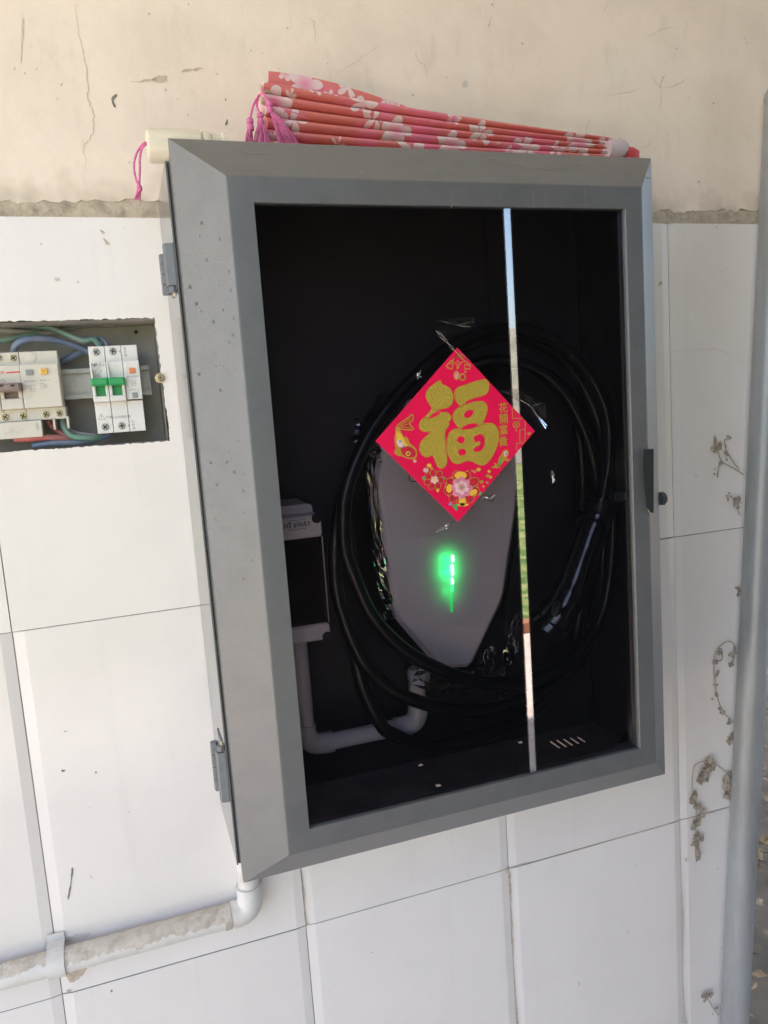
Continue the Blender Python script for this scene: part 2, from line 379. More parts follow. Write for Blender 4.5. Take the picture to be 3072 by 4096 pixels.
def floral():
    m = bpy.data.materials.new('floral'); m.use_nodes = True; nt = m.node_tree; ln = nt.links.new
    b = nt.nodes['Principled BSDF']; b.inputs['Roughness'].default_value = .6
    geo = nd(nt, 'ShaderNodeNewGeometry')
    vm = nd(nt, 'ShaderNodeVectorMath', operation='MULTIPLY'); vm.inputs[1].default_value = (1, .0, 1.15); ln(geo.outputs['Position'], vm.inputs[0])
    def flower(scale, R, off):
        ad = nd(nt, 'ShaderNodeVectorMath', operation='ADD'); ad.inputs[1].default_value = off; ln(vm.outputs[0], ad.inputs[0])
        vo = nd(nt, 'ShaderNodeTexVoronoi'); vo.inputs['Scale'].default_value = scale; vo.inputs['Randomness'].default_value = .85; ln(ad.outputs[0], vo.inputs['Vector'])
        sb = nd(nt, 'ShaderNodeVectorMath', operation='SUBTRACT'); ln(ad.outputs[0], sb.inputs[0]); ln(vo.outputs['Position'], sb.inputs[1])
        sx = nd(nt, 'ShaderNodeSeparateXYZ'); ln(sb.outputs[0], sx.inputs[0])
        at2 = nd(nt, 'ShaderNodeMath', operation='ARCTAN2'); ln(sx.outputs['Z'], at2.inputs[0]); ln(sx.outputs['X'], at2.inputs[1])
        ml = nd(nt, 'ShaderNodeMath', operation='MULTIPLY'); ml.inputs[1].default_value = 2.5; ln(at2.outputs[0], ml.inputs[0])
        cs = nd(nt, 'ShaderNodeMath', operation='COSINE'); ln(ml.outputs[0], cs.inputs[0])
        ab = nd(nt, 'ShaderNodeMath', operation='ABSOLUTE'); ln(cs.outputs[0], ab.inputs[0])
        rr = nd(nt, 'ShaderNodeMath', operation='MULTIPLY_ADD'); rr.inputs[1].default_value = R * .5; rr.inputs[2].default_value = R * .5; ln(ab.outputs[0], rr.inputs[0])
        le = nd(nt, 'ShaderNodeVectorMath', operation='LENGTH'); ln(sb.outputs[0], le.inputs[0])
        lt = nd(nt, 'ShaderNodeMath', operation='LESS_THAN'); ln(le.outputs['Value'], lt.inputs[0]); ln(rr.outputs[0], lt.inputs[1])
        gr = nd(nt, 'ShaderNodeMapRange'); gr.inputs['From Min'].default_value = R * .1; gr.inputs['From Max'].default_value = R * .85; ln(le.outputs['Value'], gr.inputs['Value'])
        return lt.outputs[0], gr.outputs[0]
    nz = nd(nt, 'ShaderNodeTexNoise'); nz.inputs['Scale'].default_value = 16; ln(geo.outputs['Position'], nz.inputs['Vector'])
    r0 = nd(nt, 'ShaderNodeValToRGB'); r0.color_ramp.elements[0].position = .46; r0.color_ramp.elements[1].position = .62
    r0.color_ramp.elements[0].color = (.70, .19, .17, 1); r0.color_ramp.elements[1].color = (.78, .19, .29, 1); ln(nz.outputs['Fac'], r0.inputs[0])
    cur = r0.outputs[0]
    for sc, R, off in ((22, .021, (0, 0, 0)), (30, .0095, (.3, .1, .7))):
        mk, gr = flower(sc, R, off)
        rp = nd(nt, 'ShaderNodeValToRGB'); rp.color_ramp.elements[0].color = (.82, .20, .36, 1); rp.color_ramp.elements[1].color = (.80, .62, .63, 1); rp.color_ramp.elements[1].position = .75
        ln(gr, rp.inputs[0])
        mx = nd(nt, 'ShaderNodeMix', data_type='RGBA'); ln(mk, mx.inputs['Factor']); ln(cur, mx.inputs['A']); ln(rp.outputs[0], mx.inputs['B']); cur = mx.outputs['Result']
    ln(cur, b.inputs['Base Color']); M['floral'] = m
floral()

_dg = None
def text(name, s, c, size, mt, parent, rot=0.0, off=0.0, sx=1.0, ext=.00004):
    """lettering as thin geometry on a plane facing the viewer, centred on c"""
    cu = bpy.data.curves.new(name, 'FONT'); cu.body = s; cu.size = size; cu.align_x = 'CENTER'; cu.align_y = 'CENTER'
    cu.extrude = ext; cu.offset = off * size; cu.resolution_u = 3
    t = bpy.data.objects.new('t', cu); col.objects.link(t)
    dg = bpy.context.evaluated_depsgraph_get(); me = bpy.data.meshes.new_from_object(t.evaluated_get(dg))
    bpy.data.objects.remove(t)
    if not len(me.vertices): return None
    xs = [v.co.x for v in me.vertices]; ys = [v.co.y for v in me.vertices]
    cx, cy = (min(xs) + max(xs)) / 2, (min(ys) + max(ys)) / 2
    w = wloc(parent); c = Vector(c)
    for v in me.vertices:
        x, y = (v.co.x - cx) * sx, v.co.y - cy
        v.co = (x * math.cos(rot) - y * math.sin(rot), -v.co.z, x * math.sin(rot) + y * math.cos(rot))
    me.materials.clear(); me.materials.append(M[mt]); me.name = name
    o = bpy.data.objects.new(name, me); col.objects.link(o); o.parent = parent; o.location = c - w
    return o

# ------------------------------------------------------------------ setting: ground, lawn, wall
XE = .94                                    # the plaster ends here
_ea, _eb = at(3100, 350), at(2940, 4096)    # below it the wall end leans like the post in front of it
def XW(z): return _ea.x + (_eb.x - _ea.x) * (_ea.z - z) / (_ea.z - _eb.z)
g = MB().add([(-30, -40, 0), (40, -40, 0), (40, 12, 0), (-30, 12, 0)], [(0, 1, 2, 3)]).build('ground', 'ground')
tag(g, kind='structure')
pv = MB().add([(-6, -3.6, .004), (9, -3.6, .004), (9, -.02, .004), (-6, -.02, .004)], [(0, 1, 2, 3)]).build('paving', 'paving')
tag(pv, kind='structure')
lw = MB().add([(-20, -15, .004), (30, -15, .004), (30, -3.62, .004), (-20, -3.62, .004)], [(0, 1, 2, 3)]).build('lawn', 'grass')
tag(lw, kind='structure')
kb = MB().box(-20, 30, -3.70, -3.605, 0, .07).build('kerb', 'brick_red'); tag(kb, kind='structure')
bw = MB().box(-10, 24, -15.6, -15.3, 0, 3.05).build('garden_wall', 'far_wall')
tag(bw, 'long cream rendered garden wall beyond the lawn, seen only as a reflection', 'wall')

TW, TH = .3001, .45
X0 = -.1409; ZT = H0 + .2318
wall = thing('tiled_wall', (0, 0, 0), 'cream plastered wall clad below with large white glazed tiles', 'wall')
mb = MB()
HX0, HX1, HZ0, HZ1 = -.31, .0512, H0 - .0190, H0 + .1225      # opening of the recessed breaker box
mb.box(-1.6, HX0 - .002, .004, .22, 0, 2.9); mb.prism([(HX1 + .002, 0), (XW(0), 0), (XW(ZT + .02), ZT + .02), (XE, ZT + .02), (XE, 2.9), (HX1 + .002, 2.9)], .004, .22)
mb.box(HX0 - .002, HX1 + .002, .004, .22, 0, HZ0 - .002); mb.box(HX0 - .002, HX1 + .002, .004, .22, HZ1 + .002, 2.9)
mb.build('masonry', 'grout', wall)
# plaster, with an uneven lower edge
rnd = random.Random(3)
low = []
x = -1.6
while x < XE:
    low.append((x, ZT + .0165 + .0035 * math.sin(x * 23) * rnd.random() + rnd.uniform(-.002, .002))); x += rnd.uniform(.004, .011)
low.append((XE, ZT + .018))
poly = low + [(XE, 2.9), (-1.6, 2.9)]
MB().prism(poly, -.0018, .004, 0).build('plaster', 'plaster', wall)
# rough mortar band under it
mb = MB(); nx = 420; rows = 6; vs = []
for i in range(nx + 1):
    xx = -1.0 + (XE + 1.0) * i / nx
    for j in range(rows + 1):
        t = j / rows
        vs.append((xx, .0006 - .0026 * math.sin(math.pi * t) + rnd.uniform(-.0011, .0011), ZT - .0008 + (.021 + .0015 * math.sin(xx * 40)) * t + (rnd.uniform(-.0012, .0012) if 0 < j else 0)))
fs = []
for i in range(nx):
    for j in range(rows):
        a = i * (rows + 1) + j; fs.append((a, a + rows + 1, a + rows + 2, a + 1))
mb.add(vs, fs, True).build('mortar_band', 'mortar', wall)

def tile_mesh(w, h):
    g_, bv, dp, th = .0006, .0125, .0022, .006
    st = [(g_, th), (g_, dp), (bv, 0.0), (w - bv, 0.0), (w - g_, dp), (w - g_, th)]
    e = .0007; vs = []
    for x, y in st: vs += [(x, y + (.0 if y == th else .0005), .0005), (x, y, .0005 + e), (x, y, h - .0005 - e), (x, y + (.0 if y == th else .0005), h - .0005)]
    fs = []
    for i in range(len(st) - 1):
        for j in range(3): a = i * 4 + j; fs.append((a, a + 4, a + 5, a + 1))
    me = bpy.data.meshes.new('tile'); me.from_pydata(vs, [], fs); me.update(); me.materials.append(M['tile'])
    return me
TM = {}
trn = random.Random(5)
def put_tile(x, z, w, h):
    k = (round(w, 4), round(h, 4))
    if k not in TM: TM[k] = tile_mesh(w, h)
    o = bpy.data.objects.new('tile', TM[k]); col.objects.link(o); o.parent = wall
    o.location = (x, trn.uniform(-.0003, .0003), z); o.rotation_euler = (trn.uniform(-.0012, .0012), 0, trn.uniform(-.0014, .0014))
for r in range(4):
    zt = ZT - r * TH; zb = max(.0, zt - TH)
    for c in range(-2, 4):
        xa = X0 + c * TW; xb = min(XE, xa + TW)
        if r == 0 and c in (-1, 0): continue
        if c == 3:
            bv = .0125; z0_, z1_ = zb + .0005, zt - .0005
            MB().add([(xa + .0006, .006, z0_), (xa + .0006, .0022, z0_), (xa + bv, 0, z0_), (XW(z0_), 0, z0_), (XW(z0_), .006, z0_), (xa + .0006, .006, z1_), (xa + .0006, .0022, z1_), (xa + bv, 0, z1_), (XW(z1_), 0, z1_), (XW(z1_), .006, z1_)],
                     [(0, 1, 6, 5), (1, 2, 7, 6), (2, 3, 8, 7), (3, 4, 9, 8)]).build('tile', 'tile', wall)
            continue
        put_tile(xa, zb, xb - xa, zt - zb)
# two tiles cut round the box opening
def jag(a, b, step=.003, amp=.0009, r=random.Random(11)):
    a, b = Vector(a), Vector(b); n = max(2, int((b - a).length / step)); out = []
    for i in range(n):
        p = a.lerp(b, (i + (r.uniform(-.3, .3) if i else 0)) / n); out.append((p.x + r.uniform(-amp, amp), p.y + r.uniform(-amp, amp)))
    return out
xa, xb, za, zb = X0 + .0006, X0 + TW - .0006, ZT - TH + .0005, ZT - .0005
poly = [(xa, za), (xb, za), (xb, zb), (xa, zb), (xa, HZ1)] + jag((xa + .002, HZ1), (HX1 - .002, HZ1 - .0010)) + jag((HX1 - .002, HZ1 - .001), (HX1 + .001, HZ0)) + jag((HX1 + .001, HZ0), (xa, HZ0 + .002)) + [(xa, HZ0)]
MB().prism(poly, 0, .006).build('tile', 'tile', wall)
xa2 = X0 - TW + .0006; xb2 = X0 - .0006
poly = [(xa2, za), (xb2, za), (xb2, HZ0)] + jag((xb2 - .002, HZ0), (HX0, HZ0)) + jag((HX0, HZ0), (HX0, HZ1)) + jag((HX0, HZ1), (xb2 - .002, HZ1)) + [(xb2, HZ1), (xb2, zb), (xa2, zb)]
MB().prism(poly, 0, .006).build('tile', 'tile', wall)

# cracks in plaster and tile, traced where they run
def crack(pts, w, Y, m='crack', jit=.0012, nm='crack', sub=7):
    P = [at(px, py, Y) for px, py in pts]; out = []; r = random.Random(int(pts[0][0] + pts[0][1]))
    for i in range(len(P) - 1):
        for k in range(sub):
            t = k / sub; q = P[i].lerp(P[i + 1], t); out.append((q.x + r.uniform(-jit, jit), q.z + r.uniform(-jit, jit)))
    out.append((P[-1].x, P[-1].z)); n = len(out)
    ww = [w * .75 * (.25 + r.uniform(.3, 1.0) * math.sin(math.pi * (i + .3) / (n + .6))) for i in range(n)]
    b = MB(); ribbon(b, out, ww, Y); b.build(nm, m, wall)
PY = -.0023
crack([(300, 20), (318, 150), (335, 220), (352, 330), (352, 400), (372, 450), (378, 530), (335, 590), (348, 690)], .0013, PY)
crack([(1660, 205), (1672, 245), (1700, 260), (1706, 300)], .0011, PY)
crack([(2605, 300), (2640, 355), (2652, 310), (2660, 305)], .0016, PY)
crack([(2652, 350), (2700, 345), (2748, 312)], .0012, PY)
crack([(2648, 355), (2645, 400), (2636, 440)], .0012, PY)
crack([(2590, 155), (2640, 118), (2700, 108)], .0009, PY)
crack([(2560, 590), (2596, 580), (2600, 560)], .0011, PY)
crack([(2350, 540), (2345, 510), (2360, 480)], .0008, PY)
crack([(1240, 70), (1258, 90), (1262, 175)], .0009, PY)
crack([(2420, 385), (2500, 372), (2560, 355)], .0008, PY)
crack([(1340, 300), (1420, 250), (1520, 180)], .0006, PY)
crack([(2410, 60), (2420, 30), (2440, 0)], .0008, PY)
crack([(1960, 80), (1955, 110), (1965, 60)], .0010, PY)
crack([(2686, 1407), (2760, 1402), (2862, 1396), (2905, 1410), (2990, 1462)], .0010, -.0006, 'stain_pale', .0003)
# dark and brown marks
def blot(pts, Y, m, nm='stain'):
    P = spline([at(px, py, Y) for px, py in pts], 6, True); r_ = random.Random(int(pts[0][0] * 7 + pts[0][1])); k_ = (max(p_.x for p_ in P) - min(p_.x for p_ in P)) * .035
    P = [p_ + Vector((r_.uniform(-k_, k_), 0, r_.uniform(-k_, k_))) for p_ in P]
    b = MB(); b.add(P, [tuple(range(len(P)))][:1]); o = b.build(nm, m, wall); return o
blot([(520, 323), (580, 318), (640, 300), (668, 305), (660, 325), (600, 326)], PY, 'stain_brown')
blot([(720, 285), (780, 272), (820, 274), (770, 284)], PY, 'stain_brown')
blot([(445, 395), (462, 376), (468, 385), (455, 402), (463, 425), (456, 428)], PY, 'stain_dark')
blot([(900, 500), (908, 478), (912, 490), (905, 500)], PY, 'stain_dark')
blot([(900, 400), (904, 392), (905, 402)], PY, 'stain_dark')
blot([(88, 85), (95, 95), (86, 240), (82, 240)], PY, 'stain_pale')
blot([(1850, 330), (1868, 322), (1870, 345), (1855, 350)], PY, 'stain_pale')
for pts, m in (([(286, 3475), (292, 3478), (286, 3530), (276, 3592), (270, 3590), (282, 3530)], 'stain_dark'),
               ([(360, 3502), (372, 3508), (366, 3512)], 'stain_pale'), ([(442, 3960), (452, 3962), (445, 3970)], 'stain_dark'),
               ([(2740, 3430), (2750, 3440), (2742, 3446)], 'stain_pale'), ([(2505, 3720), (2518, 3730), (2510, 3732)], 'stain_pale'),
               ([(2312, 3925), (2322, 3935), (2314, 3945)], 'stain_pale'), ([(2542, 3455), (2548, 3460), (2544, 3470)], 'stain_pale'),
               ([(2870, 3470), (2876, 3476), (2866, 3480)], 'stain_pale'), ([(400, 918), (420, 930), (410, 936)], 'stain_brown'),
               ([(412, 950), (440, 975), (425, 978)], 'stain_brown'), ([(160, 972), (170, 975), (164, 980)], 'stain_brown'),
               ([(215, 1108), (240, 1115), (225, 1126)], 'stain_pale'), ([(310, 1125), (318, 1128), (312, 1132)], 'stain_brown'),
               ([(2640, 1125), (2650, 1130), (2640, 1145), (2634, 1138)], 'stain_brown'), ([(1315, 3960), (1322, 3968), (1324, 3975)], 'stain_pale'),
               ([(2780, 1895), (2790, 1900), (2783, 1906)], 'stain_pale'), ([(245, 3080), (262, 3082), (250, 3088)], 'stain_dark'),
               ([(380, 3086), (388, 3090), (382, 3094)], 'stain_dark'), ([(255, 2925), (268, 2924), (262, 2928)], 'stain_dark')):
    blot(pts, -.0006, m)
rs = random.Random(21)
for k in range(46):
    px, py = rs.uniform(20, 3000), rs.choice((rs.uniform(900, 1250), rs.uniform(1850, 4050)))
    s = rs.uniform(2.0, 5.5); blot([(px, py), (px + s, py - s * .5), (px + s * 1.6, py + s * .3), (px + s * .4, py + s * .7)], -.0006, rs.choice(('stain_pale', 'stain_pale', 'stain_brown')))
for k in range(40):
    px, py = rs.uniform(20, 3060), rs.uniform(10, 760)
    s = rs.uniform(2.5, 7); blot([(px, py), (px + s, py - s * .7), (px + s * 1.3, py + s * .5), (px + s * .3, py + s)], PY, rs.choice(('stain_pale', 'stain_pale', 'crack')))
# mortar oozing from the joints
def ooze(pts, ws, m='stain_brown', Y=-.0007):
    P = [at(px, py, Y) for px, py in pts]; b = MB(); r = random.Random(int(pts[0][1])); out = []; ww = []
    for i in range(len(P) - 1):
        for k in range(6):
            t = k / 6; q = P[i].lerp(P[i + 1], t); out.append((q.x + r.uniform(-.0004, .0004), q.z)); ww.append((ws[i] * (1 - t) + ws[i + 1] * t) * r.uniform(.6, 1.3))
    out.append((P[-1].x, P[-1].z)); ww.append(ws[-1]); ribbon(b, out, ww, Y); b.build('mortar_seam', m, wall)
ooze([(2020, 3476), (2036, 3490), (2042, 3560), (2046, 3640), (2048, 3760), (2052, 3800), (2060, 3960), (2070, 4096)], [.006, .004, .0025, .0012, .004, .0015, .0022, .004])
ooze([(2040, 3471), (2080, 3460), (2130, 3446)], [.0005, .0026, .0005])
ooze([(2722, 3440), (2726, 3560), (2730, 3640), (2732, 3700), (2730, 3900), (2738, 4060), (2745, 4096)], [.0008, .002, .0046, .0038, .0012, .0030, .006], 'stain_pale')
ooze([(2240, 3420), (2330, 3395), (2500, 3345), (2640, 3306), (2720, 3285)], [.0006, .0016, .0014, .0018, .0006])
ooze([(1228, 3705), (1221, 3640), (1214, 3540), (1208, 3480)], [.0030, .0014, .0012, .0010])
ooze([(2790, 3262), (2850, 3250), (2914, 3232)], [.0005, .0022, .0012], 'stain_pale')

# unseen roof added over the wall and the gate to keep the sun off
roof = thing('added_shade_roof', (-.4, -.85, 2.9), 'pale unseen roof slab added above the wall and the gate to shade them', 'roof')
MB().box(-4.0, 3.7, -1.75, 2.6, 2.905, 3.05).build('slab', 'shade_roof_white', roof)
MB().box(-4.0, 3.7, -1.80, -1.7505, 2.86, 3.09).build('fascia', 'plaster', roof)

# ------------------------------------------------------------------ recessed breaker box
dbx = thing('distribution_box', (HX0, .03, HZ0), 'open recessed grey breaker box cut into the white tiles', 'breaker box')
mb = MB()
bx0, bx1, bz0, bz1, by = HX0 + .001, HX1 - .001, HZ0 + .001, HZ1 - .001, .072
mb.add([(bx0, by, bz0), (bx1, by, bz0), (bx1, by, bz1), (bx0, by, bz1), (bx0, .006, bz0), (bx1, .006, bz0), (bx1, .006, bz1), (bx0, .006, bz1)],
       [(0, 1, 2, 3), (4, 5, 1, 0), (6, 7, 3, 2), (5, 6, 2, 1), (7, 4, 0, 3)])
mb.build('shell', 'box_grey', dbx)
za = (at(560, 1470, .05).z + at(560, 1580, .05).z) / 2
zr0, zr1 = at(260, 1600, .05).z, at(260, 1480, .05).z
mb = MB(); mb.box(bx0, HX1 - .012, .046, .049, zr0 + .005, zr1 - .005); mb.box(bx0, HX1 - .012, .040, .0455, zr1 - .0050, zr1); mb.box(bx0, HX1 - .012, .040, .0455, zr0, zr0 + .0050)
mb.build('mounting_rail', 'rail', dbx)
q = at(544, 1328, .070); MB().lathe((q.x, .0718, q.z), (0, -1, 0), [(0, .0022), (.0012, .0022), (.0012, .0016)], 14).build('knockout', 'slot_dark', dbx)
q = at(432, 1290, .065); MB().box(q.x - .006, q.x + .006, .055, .066, q.z - .006, q.z + .005, .001).build('bracket', 'rail', dbx)
MB().lathe((q.x, .0549, q.z), (0, -1, 0), [(0, .0013), (.0006, .0013)], 12).build('bracket_screw', 'slot_dark', dbx)
# screw with a washer holding the edge
q = at(640, 1512, 0)
MB().lathe((q.x, .0, q.z), (0, -1, 0), [(-.004, .0055), (.0018, .0055), (.0028, .0050), (.0030, .0043)], 24).build('washer', 'washer', dbx)
sc = MB().lathe((q.x, -.0029, q.z), (0, -1, 0), [(0, .0042), (.0012, .0040), (.0020, .0030)], 22).build('screw', 'screw_brass', dbx)
mb = MB(); mb.box(q.x - .0022, q.x + .0022, -.0052, -.0048, q.z - .0004, q.z + .0004); mb.box(q.x - .0004, q.x + .0004, -.0053, -.0047, q.z - .0022, q.z + .0022); mb.build('screw_slot', 'slot_dark', sc)

def screw_head(x, y, z, r, mt, parent, rot=.5):
    s = MB().lathe((x, y, z), (0, -1, 0), [(-.003, r), (.0004, r), (.0009, r * .82)], 18).build('terminal_screw', mt, parent)
    b = MB(); c_, s_ = math.cos(rot), math.sin(rot)
    for d in (0, math.pi / 2):
        dx, dz = math.cos(rot + d) * r * .75, math.sin(rot + d) * r * .75; ex, ez = -dz * .22, dx * .22
        b.add([(x - dx - ex, y - .00095, z - dz - ez), (x + dx - ex, y - .00095, z + dz - ez), (x + dx + ex, y - .00095, z + dz + ez), (x - dx + ex, y - .00095, z - dz + ez)], [(0, 1, 2, 3)])
    b.build('screw_slot', 'slot_dark', s)
    return s

# new white breaker with green levers
YB = .012                                   # front plane of its terminal blocks
def P2(px, py, Y=YB): return at(px, py, Y)
tl, tr, bl, br = P2(349, 1385), P2(547, 1380), P2(392, 1735), P2(585, 1722)
cx0, cx1 = (tl.x + bl.x) / 2, (tr.x + br.x) / 2; cz1, cz0 = (tl.z + tr.z) / 2, (bl.z + br.z) / 2
W3 = (cx1 - cx0) / 3; HB = cz1 - cz0
brk = thing('circuit_breaker', (cx0, .046, cz0), 'newer white circuit breaker with two green levers, nearest the screw', 'breaker')
def fz(f): return cz1 - HB * f
f1, f2 = .185, .640                         # the raised middle
for c in range(3):
    xa, xb = cx0 + c * W3 + .00025, cx0 + (c + 1) * W3 - .00025
    MB().box(xa, xb, YB, .046, fz(f1), fz(0), .0006).build('terminal_block', 'breaker_new', brk); MB().box(xa, xb, YB, .046, fz(1), fz(f2), .0006).build('terminal_block', 'breaker_new', brk)
    yr = YB - .017
    if c < 2:
        mb = MB(); mb.box(xa, xb, YB - .009, .046, fz(.46), fz(f1) - .0002, .0004)
        # sloping shoulders running up to the lever
        mb.add([(xa, YB - .009, fz(f1)), (xa, YB - .009, fz(.42)), (xa + .0022, yr, fz(.40)), (xa + .001, YB - .010, fz(f1) - .001), (xa + .0001, YB - .004, fz(.42))], [(0, 1, 2, 3)])
        mb.box(xa, xb, YB - .014, .046, fz(f2), fz(.575), .0008)
        mb.box(xa, xa + .0034, YB - .014, .046, fz(.575), fz(.455), .0007); mb.box(xb - .0034, xb, YB - .014, .046, fz(.575), fz(.455), .0007)
        mb.build('front_cover', 'breaker_new', brk)
        MB().prism([(xa + .0034, fz(.575)), (xb - .0034, fz(.575)), (xb - .0034, fz(.46)), (xa + .0034, fz(.46))], YB - .008, .03).build('lever_slot', 'toggle_green', brk)
        mb = MB(); mb.box(xa - (.0 if c else .0008), xb + .0004, YB - .026, YB - .009, fz(.462), fz(.378), .0018); mb.build('lever', 'toggle_green', brk)
    else:
        mb = MB(); mb.box(xa, xb, YB - .010, .046, fz(f2 - .012), fz(f1) - .0002, .0005)
        mb.add([(xa, YB - .010, fz(f1)), (xa + .004, YB - .0104, fz(f1) - .004), (xa + .0015, YB - .0104, fz(.5)), (xa, YB - .010, fz(.5))], [(0, 1, 2, 3)])
        mb.build('front_cover', 'breaker_new', brk)
def bpt(px, py, Y): p_ = at(px, py, Y); return p_
yF = YB - .010
q = bpt(528, 1483, yF); MB().prism(rrect(q.x - .0033, q.x + .0033, q.z - .0031, q.z + .0031, .0007), yF - .002, yF, .0004).build('test_button', 'button_orange', brk)
q = bpt(540, 1581, yF); tb = MB().prism(rrect(q.x - .0031, q.x + .0031, q.z - .0031, q.z + .0031, .0008), yF - .0018, yF, .0004).build('test_button', 'button_grey', brk)
text('lettering', 'T', (q.x, yF - .0019, q.z), .0042, 'print_grey', brk)
for px, py in ((384, 1409), (451, 1405), (421, 1708), (487, 1703)):
    q = bpt(px, py, YB); MB().lathe((q.x, YB - .0001, q.z), (0, -1, 0), [(-.002, .0047), (.0002, .0047)], 20).build('screw_recess', 'breaker_shade', brk)
    screw_head(q.x, YB - .0002, q.z, .0039, 'screw_zinc', brk, rs.uniform(0, 1.5))
yp = YB - .0093
q = bpt(398, 1459, yp); text('lettering', 'BULL', (q.x, yp, q.z), .0050, 'print_grey', brk, off=.01)
# bull-head emblem
q = bpt(377, 1460, yp); mb = MB()
mb.prism([(q.x + a * .0034, q.z + b * .0034) for a, b in ((-.9, .55), (-.35, .15), (-.25, .5), (0, .3), (.25, .5), (.35, .15), (.9, .55), (.7, -.05), (.3, -.2), (.12, -.75), (-.12, -.75), (-.3, -.2), (-.7, -.05))], yp - .00005, yp + .0001); mb.build('emblem', 'print_grey', brk)
q = bpt(391, 1472, yp); mb = MB(); mb.prism(rrect(q.x - .0028, q.x + .0028, q.z - .0011, q.z + .0011, .001), yp - .00004, yp + .0001); mb.build('emblem', 'breaker_shade', brk)
q = bpt(392, 1482, yp); text('lettering', 'LB2L-50', (q.x, yp, q.z), .0026, 'print_grey', brk)
for k, s in enumerate(('C32  230V~', '6000A', 'In:30mA', 'GB16917.1')):
    q = bpt(391, 1490 + k * 6, yp); text('lettering', s, (q.x, yp, q.z), .0019, 'print_grey', brk)
yq = YB - .00005
for k, ch in enumerate('进线端'):
    q = bpt(499 + k * 1.5, 1394 + k * 13, YB); text('lettering', ch, (q.x, yq, q.z), .0034, 'print_grey', brk)
for k, ch in enumerate('出线端'):
    q = bpt(531 + k * 2, 1686 + k * 13, YB); text('lettering', ch, (q.x, yq, q.z), .0034, 'print_grey', brk)
q = bpt(436, 1669, YB); text('lettering', '严禁', (q.x, yq, q.z), .0036, 'print_grey', brk)
q = bpt(484, 1667, YB); text('lettering', '从出线端进电', (q.x, yq, q.z), .0036, 'print_grey', brk)
q = bpt(406, 1667, YB); mb = MB()
tri = [(q.x - .0036, q.z - .0032), (q.x + .0036, q.z - .0032), (q.x, q.z + .0034)]
for i in range(3): ribbon(mb, [tri[i], tri[(i + 1) % 3]], .0004, yq)
ribbon(mb, [(q.x, q.z + .0014), (q.x, q.z - .0010)], .0005, yq); ribbon(mb, [(q.x, q.z - .0016), (q.x, q.z - .0022)], .0005, yq)
mb.build('warning_triangle', 'print_grey', brk)
for px, py, up in ((478, 1405, 1), (514, 1701, 1)):
    q = bpt(px, py, YB); mb = MB(); mb.prism([(q.x - .001, q.z - .001), (q.x + .001, q.z - .001), (q.x, q.z + .001)], yq - .00003, yq + .0001); mb.build('arrow', 'print_grey', brk)
yF2 = yF - .00005
for px, py, s in ((532, 1506, '按钮凸起后按下'), (538, 1558, '每月按一次')):
    q = bpt(px, py, yF); text('lettering', s, (q.x, yF2, q.z), .0021, 'print_grey', brk)
q = bpt(536, 1532, yF); mb = MB()
for a, b in (((-.0022, .004), (-.0022, -.004)), ((.0018, .004), (.0018, -.004)), ((-.0022, .002), (.0018, .0005)), ((-.0032, -.001), (.0026, -.001)), ((-.0022, -.003), (.0018, -.003)), ((0, .003), (0, -.001))):
    ribbon(mb, [(q.x + a[0], q.z + a[1]), (q.x + b[0], q.z + b[1])], .00025, yF2)
mb.build('diagram', 'print_grey', brk)

# older cream breaker, partly out of the picture
YO = .014
def q2(px, py, Y=YO): return at(px, py, Y)
ox1 = q2(240, 1500).x; oz1 = q2(220, 1402).z; oz0 = q2(270, 1668).z
od = thing('circuit_breaker', (ox1 - .11, .046, oz0), 'older dusty cream circuit breaker with brown lever at the left edge', 'breaker')
ex = [ox1 - .11, ox1 - .062, ox1 - .0395, ox1]        # column edges
zz = [q2(220, y).z for y in (1402, 1456, 1628, 1676)]
for i in range(3):
    xa, xb = ex[i] + .00025, ex[i + 1] - .00025
    MB().box(xa, xb, YO, .046, zz[1] , zz[0], .0006).build('terminal_block', 'breaker_old', od); MB().box(xa, xb + (.0015 if i == 2 else 0), YO, .046, zz[3], zz[2], .0006).build('terminal_block', 'breaker_old', od)
    mb = MB()
    if i == 2: mb.box(xa, xb, YO - .012, .046, zz[2], zz[1] - .0002, .0010)
    else:
        zl, zu = q2(60, 1595).z, q2(60, 1560).z
        mb.box(xa, xb, YO - .010, .046, zu, zz[1] - .0002, .0006); mb.box(xa, xb, YO - .012, .046, zz[2], zl, .0010)
        mb.box(xa, xa + .004, YO - .012, .046, zl, zu, .0006); mb.box(xb - .004, xb, YO - .012, .046, zl, zu, .0006)
        MB().box(xa + .004, xb - .004, YO - .006, .03, zl, zu).build('lever_slot', 'toggle_brown', od)
    mb.build('front_cover', 'breaker_old', od)
za, zb = q2(60, 1570).z, q2(60, 1536).z
mb = MB(); mb.box(ex[0], ex[2] + .0002, YO - .026, YO - .010, za, zb, .002); lev = mb.build('lever', 'toggle_brown', od)
for px in (5, 50): q = q2(px, 1543, YO - .026); MB().box(q.x - .002, q.x + .002, YO - .0264, YO - .0258, q.z - .0008, q.z + .0012).build('lever_notch', 'slot_dark', lev)
q = q2(95, 1670); mb = MB(); mb.box(ox1 - .11, q2(170, 1720, YO - .004).x, YO - .006, .046, q2(90, 1752).z, zz[3] - .0003, .0006); mb.build('lower_cover', 'breaker_old', od)
for px, py in ((217, 1695), (272, 1690)):
    q = q2(px, py, YO); MB().box(q.x - .0012, q.x + .0012, YO, .030, q.z - .0065, q.z + .0070, .0004).build('terminal_fin', 'breaker_old', od)
